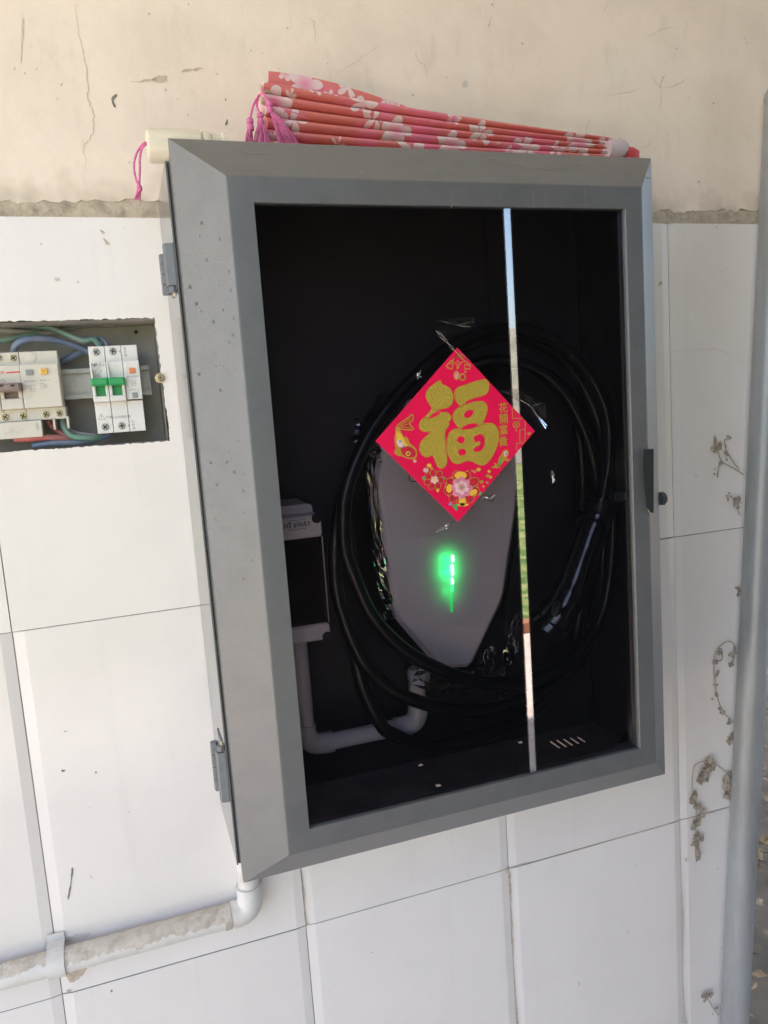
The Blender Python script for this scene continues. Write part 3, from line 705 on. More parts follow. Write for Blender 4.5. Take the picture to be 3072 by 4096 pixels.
for px, py in ((-6, 1432), (54, 1432), (22, 1669), (93, 1665), (184, 1658), (238, 1654)):
    q = q2(px, py); MB().lathe((q.x, YO - .0001, q.z), (0, -1, 0), [(-.002, .0050), (.0003, .0050), (.0004, .0044)], 20).build('screw_recess', 'breaker_old', od)
    screw_head(q.x, YO - .0004, q.z, .0038, 'screw_brass', od, rs.uniform(0, 1.5))
q = q2(124, 1428); MB().lathe((q.x, YO - .0001, q.z), (0, -1, 0), [(-.002, .0054), (.0004, .0054), (.0006, .0040)], 22).build('plug', 'breaker_old', od)
yo = YO - .012
q = q2(117, 1490, yo); MB().prism(rrect(q.x - .0036, q.x + .0036, q.z - .0030, q.z + .0030, .0006), yo - .0018, yo, .0004).build('reset_button', 'button_grey', od)
text('lettering', 'R', (q.x, yo - .0019, q.z), .0048, 'print_grey', od)
q = q2(176, 1486, yo); MB().prism(rrect(q.x - .0038, q.x + .0038, q.z - .0032, q.z + .0032, .0007), yo - .0022, yo, .0005).build('test_button', 'button_yellow', od)
text('lettering', 'T', (q.x, yo - .0023, q.z), .0046, 'print_grey', od)
y1 = YO - .01005
a_, b_ = q2(25, 1491, y1), q2(87, 1487, y1); mb = MB(); ribbon(mb, [(a_.x, a_.z), (b_.x, b_.z)], .0017, y1); mb.build('red_stripe', 'print_red', od)
q = q2(4, 1490, y1); text('lettering', 'DX', (q.x, y1, q.z), .0052, 'print_red', od, off=.01)
q = q2(9, 1525, y1); mb = MB(); ring = circ(q.x, q.z, .0030, 20, .0020); ribbon(mb, ring + ring[:1], .0003, y1); mb.build('emblem', 'print_grey', od); text('lettering', 'CCC', (q.x, y1, q.z), .0020, 'print_grey', od)
y2 = yo - .00005
for px, py, s, sz in ((121, 1525, '按钮凸起按下', .0021), (181, 1521, '每月按一次', .0021), (170, 1534, 'NB31L', .0020), (176, 1540, 'In: 500A', .0020), (180, 1546, 'In: 30mA', .0020), (176, 1552, 't ≤0.1s', .0020)):
    q = q2(px, py, yo); text('lettering', s, (q.x, y2, q.z), sz, 'print_grey', od)
q = q2(130, 1552, yo); mb = MB()
for a, b in (((-.003, .003), (.003, .003)), ((-.003, -.001), (.004, -.001)), ((-.001, .004), (-.001, -.004)), ((.002, .004), (.002, -.004)), ((-.003, -.0035), (.004, -.0035)), ((-.003, .003), (-.003, -.003))):
    ribbon(mb, [(q.x + a[0], q.z + a[1]), (q.x + b[0], q.z + b[1])], .00025, y2)
mb.build('diagram', 'print_grey', od)
for k, ch in enumerate('合格证'):
    q = q2(147 + k * 2, 1694 + k * 10, YO - .006); text('lettering', ch, (q.x, YO - .00605, q.z), .0030, 'print_grey', od)
# wires
def wire(pts, r, mt, label, name='wire', n=10):
    P = [at(px, py, Y) for px, py, Y in pts]
    o = MB().tube(spline(P, 8), r, n).build(name, mt, None, loc=P[0])
    return tag(o, label, 'wire', 'wires in the breaker box')
wire([(52, 1408, .03), (65, 1378, .025), (100, 1360, .022), (150, 1355, .025), (230, 1362, .034), (330, 1395, .045), (372, 1420, .05)], .0036, 'wire_blue', 'thick blue wire arching over the older breaker')
wire([(60, 1302, .058), (180, 1308, .05), (260, 1335, .04), (330, 1362, .036), (375, 1358, .036), (402, 1388, .03)], .0032, 'wire_green', 'green wire running down to the top of the white breaker')
wire([(300, 1348, .04), (370, 1352, .044), (410, 1356, .036), (432, 1386, .03)], .0020, 'wire_blue', 'thin blue wire entering the top of the white breaker')
wire([(-60, 1372, .045), (20, 1360, .042), (90, 1345, .048), (150, 1330, .055)], .0032, 'wire_green', 'dim green wire at the top left of the breaker box')
wire([(-60, 1310, .05), (60, 1325, .05), (200, 1330, .058), (330, 1300, .062), (390, 1285, .064)], .0030, 'wire_grey', 'dusty grey wire along the top of the breaker box')
wire([(245, 1450, .06), (300, 1420, .058), (350, 1395, .052)], .0040, 'wire_blue', 'dull blue wire behind the white breaker near the rail')
wire([(58, 1757, .016), (110, 1756, .012), (200, 1750, .014), (270, 1757, .022), (300, 1768, .03)], .0032, 'wire_red', 'red wire along the bottom of the breaker box')
wire([(190, 1680, .028), (205, 1705, .03), (245, 1735, .024), (278, 1757, .022)], .0026, 'wire_red', 'short red wire dropping from the older breaker')
wire([(248, 1672, .03), (258, 1715, .024), (290, 1745, .018), (340, 1752, .016), (388, 1752, .022), (430, 1735, .034)], .0032, 'wire_green', 'green wire looping below the white breaker')
wire([(262, 1690, .034), (285, 1725, .032), (330, 1738, .028), (380, 1742, .030)], .0026, 'wire_grey', 'pale grey wire beside the green loop')
wire([(130, 1782, .02), (200, 1773, .016), (300, 1770, .020), (380, 1757, .024), (425, 1742, .028), (445, 1728, .034)], .0034, 'wire_blue', 'blue wire along the bottom edge of the breaker box')

# ------------------------------------------------------------------ cabinet
K0x, K1x, K0z, K1z = .0704, .6095, H0 - .4871, H0 + .2642     # rim of the door
KY = -.1574
F0x, F1x, F0z, F1z, FY = .1149, .5644, H0 - .4437, H0 + .2198, -.1967   # raised flat
G0x, G1x, G0z, G1z, GY = .1378, .5434, H0 - .4221, H0 + .1976, -.1930   # glass opening
B0x, B1x, B0z, B1z = .0665, .6060, H0 - .4740, H0 + .2480     # body
cab = thing('charger_cabinet', ((B0x + B1x) / 2, 0, B0z), 'grey metal wall cabinet with sloping door edges and a dark glass pane', 'cabinet')
SY = -.1420                                   # front of the body
t = .0016
mb = MB(); mb.box(B0x, B0x + t, SY, -.0015, B0z, B1z); mb.box(B1x - t, B1x, SY, -.0015, B0z, B1z); mb.box(B0x + t + .0001, B1x - t - .0001, SY, -.0015, B1z - t, B1z)
mb.build('body', 'paint_smooth', cab)
mb = MB(); mb.box(B0x + t + .0002, B1x - t - .0002, -.0060, -.0045, B0z + .0018, B1z - .0018)
for xx in (B0x + t + .0002, B1x - t - .0010): mb.box(xx, xx + .0008, SY + .001, -.0061, B0z + .0018, B1z - .0018)
mb.box(B0x + t + .0012, B1x - t - .0012, SY + .001, -.0062, B1z - t - .0012, B1z - t - .0002)
mb.build('lining', 'paint_in', cab)
# floor with vent slots and screw holes, cut as real openings
fz0 = B0z + .0001; fz1 = B0z + .0016
holes = []
zf = fz1
for (ax_, ay_), (bx_, by_) in (((2202, 2966), (2238, 2993)), ((2228, 2961), (2264, 2988)), ((2255, 2957), (2291, 2981)), ((2282, 2952), (2317, 2974)), ((2311, 2949), (2342, 2968))):
    a, b = atZ(ax_, ay_, zf), atZ(bx_, by_, zf); holes.append((a.x - .0014, a.x + .0014, min(a.y, b.y), max(a.y, b.y)))
for px, py in ((1645, 3019), (1753, 3142), (2021, 2922)):
    a = atZ(px, py, zf); yy = min(-.018, a.y); holes.append((a.x - .003, a.x + .003, yy - .0028, yy + .0028))
xs = sorted(set([B0x + t + .0002, B1x - t - .0002] + [h[0] for h in holes] + [h[1] for h in holes])); ys = sorted(set([SY, -.0045] + [h[2] for h in holes] + [h[3] for h in holes]))
mb = MB()
for i in range(len(xs) - 1):
    for j in range(len(ys) - 1):
        mx_, my_ = (xs[i] + xs[i + 1]) / 2, (ys[j] + ys[j + 1]) / 2
        if any(h[0] < mx_ < h[1] and h[2] < my_ < h[3] for h in holes): continue
        mb.add([(xs[i], ys[j], fz1), (xs[i + 1], ys[j], fz1), (xs[i + 1], ys[j + 1], fz1), (xs[i], ys[j + 1], fz1)], [(0, 1, 2, 3)])
mb.build('floor_plate', 'floor_dust', cab)
# door: rim, bevel, flat and return to the glass
def rect(x0, x1, z0, z1, y): return [(x0, y, z0), (x1, y, z0), (x1, y, z1), (x0, y, z1)]
ra = .0012
loops = [rect(K0x + .006, K1x - .006, K0z + .006, K1z - .006, KY + .0125), rect(K0x, K1x, K0z, K1z, KY + .0125), rect(K0x, K1x, K0z, K1z, KY + ra), rect(K0x + ra * .8, K1x - ra * .8, K0z + ra * .8, K1z - ra * .8, KY),
         rect(F0x - .0016, F1x + .0016, F0z - .0016, F1z + .0016, FY + .0010), rect(F0x - .0004, F1x + .0004, F0z - .0004, F1z + .0004, FY + .0002), rect(F0x + .0010, F1x - .0010, F0z + .0010, F1z - .0010, FY),
         rect(G0x, G1x, G0z, G1z, FY), rect(G0x + .0003, G1x - .0003, G0z + .0003, G1z - .0003, FY + .0004), rect(G0x + .0003, G1x - .0003, G0z + .0003, G1z - .0003, FY + .012)]
mb = MB(); vs = [v for L in loops for v in L]; fs = []
for i in range(len(loops) - 1):
    for k in range(4): k2 = (k + 1) % 4; fs.append((i * 4 + k, i * 4 + k2, (i + 1) * 4 + k2, (i + 1) * 4 + k))
door = mb.add(vs, fs).build('door_frame', 'paint', cab)
mb = MB(); mb.box(G0x - .012, G1x + .012, GY, GY + .004, G0z - .012, G1z + .012); pane = mb.build('glass_pane', 'tinted_glass', cab)
pane.data.materials.append(M['glass_clear'])
for p_ in pane.data.polygons: p_.material_index = 0 if p_.normal.y < -.5 else 1
# seal and inner return behind the door
mb = MB()
for x0, x1, z0, z1 in ((B0x + .003, B0x + .012, B0z + .003, B1z - .003), (B1x - .012, B1x - .003, B0z + .003, B1z - .003), (B0x + .0121, B1x - .0121, B1z - .012, B1z - .003), (B0x + .0121, B1x - .0121, B0z + .003, B0z + .012)):
    mb.box(x0, x1, SY - .0025, SY - .0002, z0, z1)
mb.build('door_seal', 'gasket', cab)
mb = MB()
for x0, x1, z0, z1 in ((G0x - .020, G0x - .0005, G0z - .02, G1z + .02), (G1x + .0005, G1x + .020, G0z - .02, G1z + .02), (G0x - .0004, G1x + .0004, G1z + .0005, G1z + .02), (G0x - .0004, G1x + .0004, G0z - .02, G0z - .0005)):
    mb.box(x0, x1, GY + .0045, GY + .0065, z0, z1)
mb.build('glazing_strip', 'gasket', cab)
# water stains and dust on the bevels
rd = random.Random(9)
def bevel_pt(side, u, v):       # u along the side, v from rim (0) to flat (1)
    if side == 'top': z = K1z + (F1z - K1z) * v; x = K0x + (K1x - K0x) * u; n = Vector((0, -(K1z - F1z), KY - FY)).normalized()
    elif side == 'left': x = K0x + (F0x - K0x) * v; z = K0z + (K1z - K0z) * u; n = Vector((-(KY - FY), -(F0x - K0x), 0)).normalized()
    else: z = K0z + (F0z - K0z) * v; x = K0x + (K1x - K0x) * u; n = Vector((0, -(F0z - K0z), -(KY - FY))).normalized()
    return Vector((x, KY + (FY - KY) * v, z)), n
def bevel_spot(side, u, v, r, mt, el=1.0):
    c, n = bevel_pt(side, u, v); c = c + n * .00025
    a = Vector((1, 0, 0)) if side != 'left' else Vector((0, 0, 1)); b = n.cross(a)
    k = 9; pts = [c + (a * math.cos(2 * math.pi * i / k) * el + b * math.sin(2 * math.pi * i / k)) * r * rd.uniform(.6, 1.15) for i in range(k)]
    MB().add(pts, [tuple(range(k)) if (pts[1] - pts[0]).cross(pts[2] - pts[1]).dot(n) > 0 else tuple(range(k - 1, -1, -1))]).build('dust_mark' if mt == 'paint_dust' else 'water_mark', mt, door)
for i in range(72):
    u = rd.uniform(.12, .95); v = rd.uniform(.12, .9); bevel_spot('top', u, v, rd.choice((.0006, .0008, .0011, .0016, .0022)), 'paint_dust', rd.uniform(1, 2.2))
for i in range(7): bevel_spot('top', rd.uniform(.66, .93), rd.uniform(.3, .5), rd.uniform(.002, .0032), 'paint_dust', 3.0)
for i in range(46):
    u = rd.triangular(.35, .98, .80); v = rd.uniform(.1, .92); bevel_spot('left', u, v, rd.choice((.0006, .0009, .0013, .0017)), 'paint_spot', 1.2)
for i in range(8): bevel_spot('bottom', rd.uniform(.2, .9), rd.uniform(.1, .9), rd.choice((.0005, .0009)), 'paint_dust', 1.3)
mb = MB(); 
for k in range(26):
    x, z = rd.uniform(G0x, G1x), rd.choice((rd.uniform(G1z + .003, F1z - .002), rd.uniform(F0z + .002, G0z - .003)))
    r = rd.choice((.00035, .0005, .0008)); mb.add([(x + r * math.cos(a), FY - .0002, z + r * math.sin(a)) for a in (0, 1.3, 2.4, 3.9, 5.2)], [(4, 3, 2, 1, 0)])
mb.build('dust_specks', 'paint_dust', door)['kind'] = 'stuff'
# drips below the flat's upper edge
for px in (1802, 2130, 2178, 2340):
    q = at(px, 760, FY); mb = MB(); ribbon(mb, [(q.x, q.z), (q.x + .0004, q.z - .010), (q.x, q.z - .018)], [.0009, .0003, .0007], FY - .0002); mb.build('drip_mark', 'paint_dust', door)
# hinges
def hinge(zc, hgt, up):
    h = MB()
    L = hgt
    hx = B0x - .0046
    base = MB(); base.box(B0x - .0012, B0x - .0001, SY + .002, SY + .066, zc - L / 2, zc + L / 2)
    ho = base.build('hinge', 'hinge_paint', cab)
    seg = 4; xl, yl = B0x - .0088, SY + .024; xr, yr = B0x - .0026, SY + .009
    base2 = MB(); base2.box(xl, B0x - .0013, yl - .0012, yl + .0012, zc - L * .45, zc + L * .45); base2.build('hinge_plate', 'hinge_paint', ho)
    for k in range(seg):
        z0 = zc - L / 2 + L * k / seg - .003 * up; z1 = z0 + L / seg - .0007
        MB().lathe((xl, yl, z0), (0, 0, 1), [(0, .0046), (z1 - z0, .0046)], 6, False).build('knuckle', 'hinge_paint', ho)
    MB().lathe((xr, yr, zc - L / 2 + .003 * up), (0, 0, 1), [(0, .0074), (L, .0074)], 6, False).build('hinge_bar', 'hinge_paint', ho)
    ze = zc - L / 2 if up > 0 else zc + L / 2
    MB().lathe((xr - .001, yr, ze - up * .0035), (0, 0, up), [(0, .0046), (.006, .0046)], 8, False).build('hinge_cap', 'hinge_paint', ho)
    MB().lathe((xr, yr, ze - up * .0070), (0, 0, up), [(0, .0016), (.004, .0016)], 10, False).build('hinge_pin', 'washer', ho)
a = atX(690, 930, B0x - .004); b = atX(700, 1135, B0x - .004); hinge((a.z + b.z) / 2, abs(a.z - b.z) * 1.0, 1)
a = atX(890, 3020, B0x - .004); b = atX(915, 3235, B0x - .004); hinge((a.z + b.z) / 2, abs(a.z - b.z) * 1.0, -1)
# latch strip and knob on the right edge
mb = MB(); pts = [(2572, 1797), (2612, 1795), (2612, 1900), (2612, 2000), (2612, 2050), (2600, 2054), (2586, 2045), (2575, 1960), (2568, 1850)]
def bev_r(px, py):               # point on the right-hand bevel
    d = ray(px, py); n = Vector((KY - FY, 0, 0)); p0 = Vector((F1x, FY, 0)); nr = Vector((KY - FY, -(K1x - F1x) * 1.0, 0)).normalized(); nr = Vector((.0393, -.0451, 0)).normalized()
    tt = (p0 - CAM).dot(nr) / d.dot(nr); return CAM + d * tt + nr * .0008
mb.add([bev_r(*p_) for p_ in pts], [tuple(range(len(pts) - 1, -1, -1))]); lt = mb.build('latch_strip', 'strap', cab)
mb = MB(); e_ = [bev_r(*p_) for p_ in ((2585, 2030), (2588, 2046), (2600, 2055), (2608, 2054), (2600, 2050), (2592, 2042))]; mb.add([p_ - Vector((0, .0004, 0)) for p_ in e_], [(5, 4, 3, 2, 1, 0)]); mb.build('strip_end', 'strap_edge', lt)
kz = at(2640, 1995, KY + .006).z
kn = MB().lathe((K1x - .0005, KY + .006, kz), (1, 0, 0), [(0, .0055), (.004, .0060), (.0045, .0082), (.0100, .0086), (.0122, .0070), (.0126, .004)], 9, False).build('knob', 'knob', cab)
mb = MB(); q = at(2495, 1985, GY + .006); mb.box(q.x - .006, q.x + .014, GY + .007, GY + .016, q.z - .006, q.z + .006, .002); mb.build('latch_cam', 'knob', cab)

# ------------------------------------------------------------------ inside the cabinet
# charger
CY = -.098
face = [(813, 1020), (820, 1085), (846, 1268), (855, 1328), (862, 1345), (940, 1434), (958, 1445), (1012, 1443), (1024, 1432), (1084, 1306), (1092, 1280), (1118, 1100), (1124, 1010), (1118, 960), (1060, 870), (1035, 855), (905, 855), (885, 865), (824, 965)]
fp = [A(x, y, CY) for x, y in face]
chg = thing('wall_charger', (fp[5].x, -.006, fp[5].z), 'silver grey shield-shaped wall charger with a lit green bar', 'charger')
cc = Vector((sum(p_.x for p_ in fp) / len(fp), sum(p_.z for p_ in fp) / len(fp)))
body = [(cc.x + (p_.x - cc.x) * 1.13, cc.y + (p_.z - cc.y) * 1.07) for p_ in fp]
MB().prism(body, CY + .008, -.0065, .006).build('housing', 'charger_body', chg)
fs_ = [(p_.x, p_.z) for p_ in fp]
cf = MB().prism(fs_, CY, CY + .0079, .0052).build('face_plate', 'charger_face', chg)
tag(cf, 'silver grey face plate')
q = A(894, 1031, CY); mb = MB()
ribbon(mb, [(q.x + .0075, q.z + .0048), (q.x - .004, q.z + .0048), (q.x - .0058, q.z + .0025), (q.x - .0058, q.z - .0025), (q.x - .004, q.z - .0048), (q.x + .0075, q.z - .0048)], .0011, CY - .0002)
ribbon(mb, [(q.x - .0005, q.z), (q.x + .0075, q.z)], .0011, CY - .0002); mb.build('logo', 'logo', chg)
for k, (ya, yb, mt) in enumerate(((1199, 1213.5, 'led_hot'), (1219, 1242.5, 'led_hot'), (1248.5, 1262, 'led_hot'), (1262.3, 1278, 'led_mid'), (1284, 1322, 'led_low'))):
    a, b = A(978.3 - (ya - 1199) * .02, ya, CY), A(978.3 - (yb - 1199) * .02, yb, CY); w = (.0015, .0015, .0013, .0012, .0012)[k]
    MB().prism(rrect(b.x - w, b.x + w, b.z, a.z, w * .6), CY - .0012, CY).build('light_bar', mt, chg)
q = A(977, 1232, CY - .013)
for dz, en in ((.010, .030), (-.006, .034), (-.03, .010)):
    ld = bpy.data.lights.new('light_bar_glow', 'SPOT'); ld.spot_size = math.radians(165); ld.spot_blend = 1.0; ld.energy = en * .17; ld.color = (.0, 1.0, .16); ld.shadow_soft_size = .004
    lo = bpy.data.objects.new('light_bar_glow', ld); col.objects.link(lo); lo.parent = chg; lo.location = Vector((q.x, q.y, q.z + dz)) - chg.location; lo.rotation_euler = (math.radians(90), 0, 0)
# cable gland under the charger
q = A(905, 1462, -.062)
MB().lathe((q.x, -.062, q.z - .012), (0, 0, 1), [(0, .0125), (.010, .0125), (.010, .0145), (.020, .0145), (.024, .012)], 18).build('conduit_socket', 'enclosure', chg)
# crumpled plastic film left on the charger
def film(pts, Y, amp, seed, name='plastic_film'):
    r = random.Random(seed); L, R = pts; n = 16; vs = []; fs = []; mcols = 6
    PL = spline([A(x, y, Y) for x, y in L], 6); PR = spline([A(x, y, Y) for x, y in R], 6)
    def samp(P, t): k = t * (len(P) - 1); i = min(int(k), len(P) - 2); return P[i].lerp(P[i + 1], k - i)
    for i in range(n + 1):
        for j in range(mcols + 1):
            p_ = samp(PL, i / n).lerp(samp(PR, i / n), j / mcols); vs.append(p_ + Vector((r.uniform(-amp, amp) * .6, r.uniform(-amp, amp), r.uniform(-amp, amp) * .6)))
    for i in range(n):
        for j in range(mcols):
            a = i * (mcols + 1) + j; fs += [(a, a + 1, a + mcols + 2), (a, a + mcols + 2, a + mcols + 1)]
    MB().add(vs, fs).build(name, 'film', chg)
film(([(792, 985), (800, 1150), (812, 1250), (830, 1340)], [(822, 1000), (828, 1150), (846, 1260), (858, 1335)]), -.101, .0022, 1)
film(([(1112, 1330), (1090, 1400), (1072, 1470), (1075, 1530)], [(1132, 1320), (1118, 1400), (1098, 1470), (1100, 1535)]), -.113, .0030, 2)
film(([(1046, 1395), (1020, 1440), (960, 1455), (900, 1440)], [(1075, 1400), (1050, 1470), (960, 1500), (890, 1480)]), -.105, .0028, 3)
film(([(770, 900), (765, 960), (800, 985)], [(830, 880), (822, 950), (824, 1000)]), -.100, .0026, 4)

# cable wound in loops, with its connector
def C_(x, y, Y): return A(x, y, Y)
path = [(1299, 1085, -.118), (1315, 985, -.116), (1303, 870, -.114), (1232, 762, -.112), (1125, 712, -.110), (1000, 735, -.112), (890, 822, -.116), (800, 935, -.120), (748, 1060, -.122), (744, 1180, -.124), (768, 1254, -.126), (801, 1326, -.128), (850, 1384, -.130), (915, 1430, -.132), (1028, 1472, -.132), (1150, 1468, -.128), (1238, 1420, -.120), (1298, 1330, -.110),
        (1322, 1190, -.102), (1318, 1060, -.098), (1296, 925, -.096), (1250, 820, -.094), (1180, 752, -.092), (1080, 728, -.092), (950, 775, -.094), (840, 890, -.098), (760, 1020, -.104), (726, 1150, -.110), (728, 1280, -.114), (768, 1400, -.120), (817, 1466, -.122), (882, 1508, -.124), (996, 1537, -.122), (1080, 1527, -.118), (1190, 1482, -.108), (1268, 1400, -.098),
        (1300, 1260, -.088), (1298, 1110, -.084), (1272, 960, -.082), (1215, 845, -.078), (1140, 790, -.070), (1060, 780, -.060), (1000, 800, -.050)]
low = [(820, 1560, -.088), (849, 1586, -.088), (930, 1612, -.086), (1040, 1590, -.084), (1150, 1540, -.076), (1225, 1440, -.070), (1254, 1300, -.068), (1260, 1120, -.070), (1256, 999, -.072), (1238, 874, -.070), (1190, 815, -.062)]
P = [C_(*p_) for p_ in path]
cb = thing('charging_cable', C_(996, 1537, -.122), 'thick black charging cable coiled in loops round the charger', 'cable')
MB().tube(spline(P, 7), .0083, 14).build('cable_coil', 'cable', cb)
MB().tube(spline([C_(*p_) for p_ in [(760, 1380, -.080), (782, 1480, -.086)] + low], 7), .0083, 14).build('cable_coil', 'cable', cb)
cp = [C_(1299, 1078, -.118), C_(1296, 1092, -.118), C_(1290, 1112, -.118), C_(1284, 1130, -.118), C_(1276, 1150, -.118), C_(1264, 1185, -.119), C_(1250, 1225, -.121), C_(1232, 1275, -.122), C_(1212, 1315, -.122), C_(1192, 1345, -.12), C_(1176, 1362, -.118)]
cn = MB().tube(spline(cp, 5), [.010] * 3 + [.0180] * 1 + [.0195] * 11 + [.0205] * 5 + [.0205] * 5 + [.0200] * 5 + [.0200] * 5 + [.0215] * 6 + [.024] * 5 + [.027] * 5, 18).build('connector', 'connector', cb)
tag(cn, 'glossy black plug handle')
a, b = C_(1299, 1082, -.118), C_(1292, 1106, -.118); MB().lathe(a, b - a, [(0, .0115), (.002, .0205), (.016, .0222), (.018, .0200)], 20).build('collar', 'charger_body', cn)
a, b = C_(1287, 1122, -.118), C_(1283, 1133, -.118); MB().lathe(a, b - a, [(0, .0208), (.0012, .0208)], 20).build('ring', 'slot_dark', cn)
a, b = C_(1210, 1300, -.139), C_(1196, 1330, -.139); MB().tube([a, a.lerp(b, .5), b], [.004, .006, .004], 8).build('trigger', 'charger_body', cn)
# surface-mounted enclosure
EY = -.100
e1x, e1z, e0z = .2003, H0 - .1105, H0 - .2553; e0x = .0725
enc = thing('breaker_enclosure', ((e0x + e1x) / 2, -.006, e0z), 'white plastic breaker enclosure with smoky window inside the cabinet', 'enclosure')
MB().prism(rrect(e0x, e1x - .004, e0z + .004, e1z + .010, .005), EY + .022, -.0065).build('back_box', 'enclosure', enc)
wz1, wz0, wx1 = A(685, 1160, EY).z, A(712, 1345, EY).z, A(692, 1170, EY).x + .003
mb = MB(); mb.prism(rrect(e0x - .001, e1x, wz1, e1z, .004), EY, EY + .0215, .002); mb.prism(rrect(e0x - .001, e1x, e0z, wz0, .004), EY, EY + .0215, .002)
mb.box(wx1 + .0002, e1x - .0004, EY + .001, EY + .0213, wz0 + .0002, wz1 - .0002); mb.build('cover', 'enclosure', enc)
MB().box(e0x, wx1, EY + .004, EY + .0045, wz0 + .0003, wz1 - .0003).build('smoky_window', 'smoke_window', enc)
MB().box(e0x, wx1, EY + .018, EY + .0185, wz0 + .0003, wz1 - .0003).build('inner_plate', 'box_grey', enc)
for px, py in ((684, 1119), (707, 1375)):
    q = A(px, py, EY); MB().lathe((q.x, EY - .0002, q.z), (0, -1, 0), [(-.001, .0058), (.0003, .0058), (.0003, .0046)], 18).build('screw_cap', 'slot_dark', enc)
la, lb = A(623, 1125, EY), A(661, 1142, EY); lab = MB().prism([(la.x, lb.z), (lb.x, lb.z), (lb.x, la.z), (la.x, la.z)], EY - .0006, EY, .0002).build('label_plate', 'label_white', enc)
fr = [(la.x + .0004, lb.z + .0004), (lb.x - .0004, lb.z + .0004), (lb.x - .0004, la.z - .0004), (la.x + .0004, la.z - .0004)]
mb = MB(); ribbon(mb, fr + fr[:1], .0005, EY - .00066); mb.build('label_border', 'label_ink', lab)
text('lettering', 'HT 6WAY', ((la.x + lb.x) / 2, EY - .0007, (la.z + lb.z) / 2), (la.z - lb.z) * .72, 'label_ink', enc, off=.012, sx=.86)
# inner conduit
IY = -.060
pr = .0105
x1 = A(650, 1450, IY).x; zl = A(760, 1592, IY).z; x2 = A(905, 1560, IY).x; zt2 = A(905, 1475, -.062).z
con = thing('conduit', (x1, IY, zl - pr), 'white plastic conduit running from the enclosure to the charger', 'conduit')
MB().tube([(x1, IY, e0z + .006), (x1, IY, zl + .02)], pr, 18).build('pipe', 'pvc', con)
MB().tube(spline([(x1, IY, zl + .028), (x1, IY, zl + .016), (x1 + .006, IY, zl + .004), (x1 + .020, IY, zl), (x1 + .032, IY, zl)], 5), pr + .0022, 18).build('elbow', 'pvc', con)
MB().tube([(x1 + .03, IY, zl), (x2 - .02, IY, zl)], pr, 18).build('pipe', 'pvc', con)
MB().tube(spline([(x2 - .032, IY, zl), (x2 - .020, IY, zl), (x2 - .006, IY, zl + .004), (x2, IY, zl + .018), (x2, IY, zl + .032)], 5), pr + .0022, 18).build('elbow', 'pvc', con)
MB().tube([(x2, IY, zl + .03), (x2, IY - .001, zt2)], pr, 18).build('pipe', 'pvc', con)

# ------------------------------------------------------------------ red card taped on the glass
QY = GY - .0006
cr = [at(1829, 1390, QY), at(1502, 1764, QY), at(1833, 2087, QY), at(2139, 1724, QY)]
card = thing('red_card', cr[2], 'red diamond card with a big golden character taped on the glass', 'card')
MB().prism([(p_.x, p_.z) for p_ in cr], QY - .0004, QY).build('paper', 'card_red', card)
def G(u, v, Y): return at(1350 + u * .54250, 1300 + v * .54250, Y)
def decal(pts, mt, name, lift=1, sm=5, parent=None):
    Y = QY - .0004 - .00012 * lift
    P_ = [G(u, v, Y) for u, v in pts]
    if sm: P_ = spline(P_, sm, True)
    return MB().prism([(p_.x, p_.z) for p_ in P_], Y, Y + .0001).build(name, mt, parent or card)
def line(pts, mt, w, name, lift=1, sm=4, parent=None, closed=False):
    Y = QY - .0004 - .00012 * lift; P_ = [G(u, v, Y) for u, v in pts]
    if sm: P_ = spline(P_, sm, closed)
    o = [(p_.x, p_.z) for p_ in P_]
    if closed: o.append(o[0])
    b = MB(); ribbon(b, o, w, Y); return b.build(name, mt, parent or card)
def ell(cx, cy, a, b, rot=0, n=10): return [(cx + a * math.cos(2 * math.pi * k / n) * math.cos(rot) - b * math.sin(2 * math.pi * k / n) * math.sin(rot), cy + a * math.cos(2 * math.pi * k / n) * math.sin(rot) + b * math.sin(2 * math.pi * k / n) * math.cos(rot)) for k in range(n)]
strokes = [
 [(652, 515), (668, 475), (700, 447), (735, 420), (758, 410), (768, 436), (795, 448), (825, 466), (846, 500), (852, 545), (842, 582), (815, 606), (780, 615), (745, 622), (715, 640), (690, 665), (662, 695), (640, 690), (668, 655), (692, 625), (690, 600), (664, 560)],
 [(615, 708), (640, 685), (670, 694), (715, 678), (760, 650), (805, 645), (836, 672), (832, 700), (815, 712), (822, 735), (798, 770), (790, 810), (796, 890), (806, 980), (800, 1030), (768, 1056), (738, 1040), (716, 985), (700, 962), (655, 972), (622, 952), (604, 910), (614, 868), (648, 828), (686, 790), (650, 786), (614, 774), (604, 740)],
 [(864, 505), (876, 470), (920, 450), (980, 430), (1040, 411), (1082, 403), (1108, 418), (1117, 450), (1110, 488), (1082, 515), (1035, 530), (985, 545), (945, 565), (928, 594), (905, 592), (880, 568), (866, 535)],
 [(915, 600), (960, 583), (1020, 566), (1072, 566), (1100, 592), (1103, 635), (1084, 690), (1065, 730), (1040, 742), (1020, 728), (970, 728), (925, 755), (900, 760), (872, 728), (852, 690), (860, 645), (885, 615)],
 [(828, 795), (860, 770), (910, 766), (960, 772), (1015, 756), (1040, 738), (1085, 728), (1135, 726), (1168, 748), (1187, 792), (1186, 850), (1166, 920), (1132, 980), (1098, 1020), (1066, 1033), (1030, 1025), (985, 1003), (940, 1005), (895, 1022), (855, 1014), (828, 980), (810, 930), (806, 870), (814, 825)]]
for s_ in strokes:
    decal(s_, 'gold', 'character_stroke', 2); line(s_, 'gold_line', .0009, 'character_edge', 2.6, 5, closed=True)
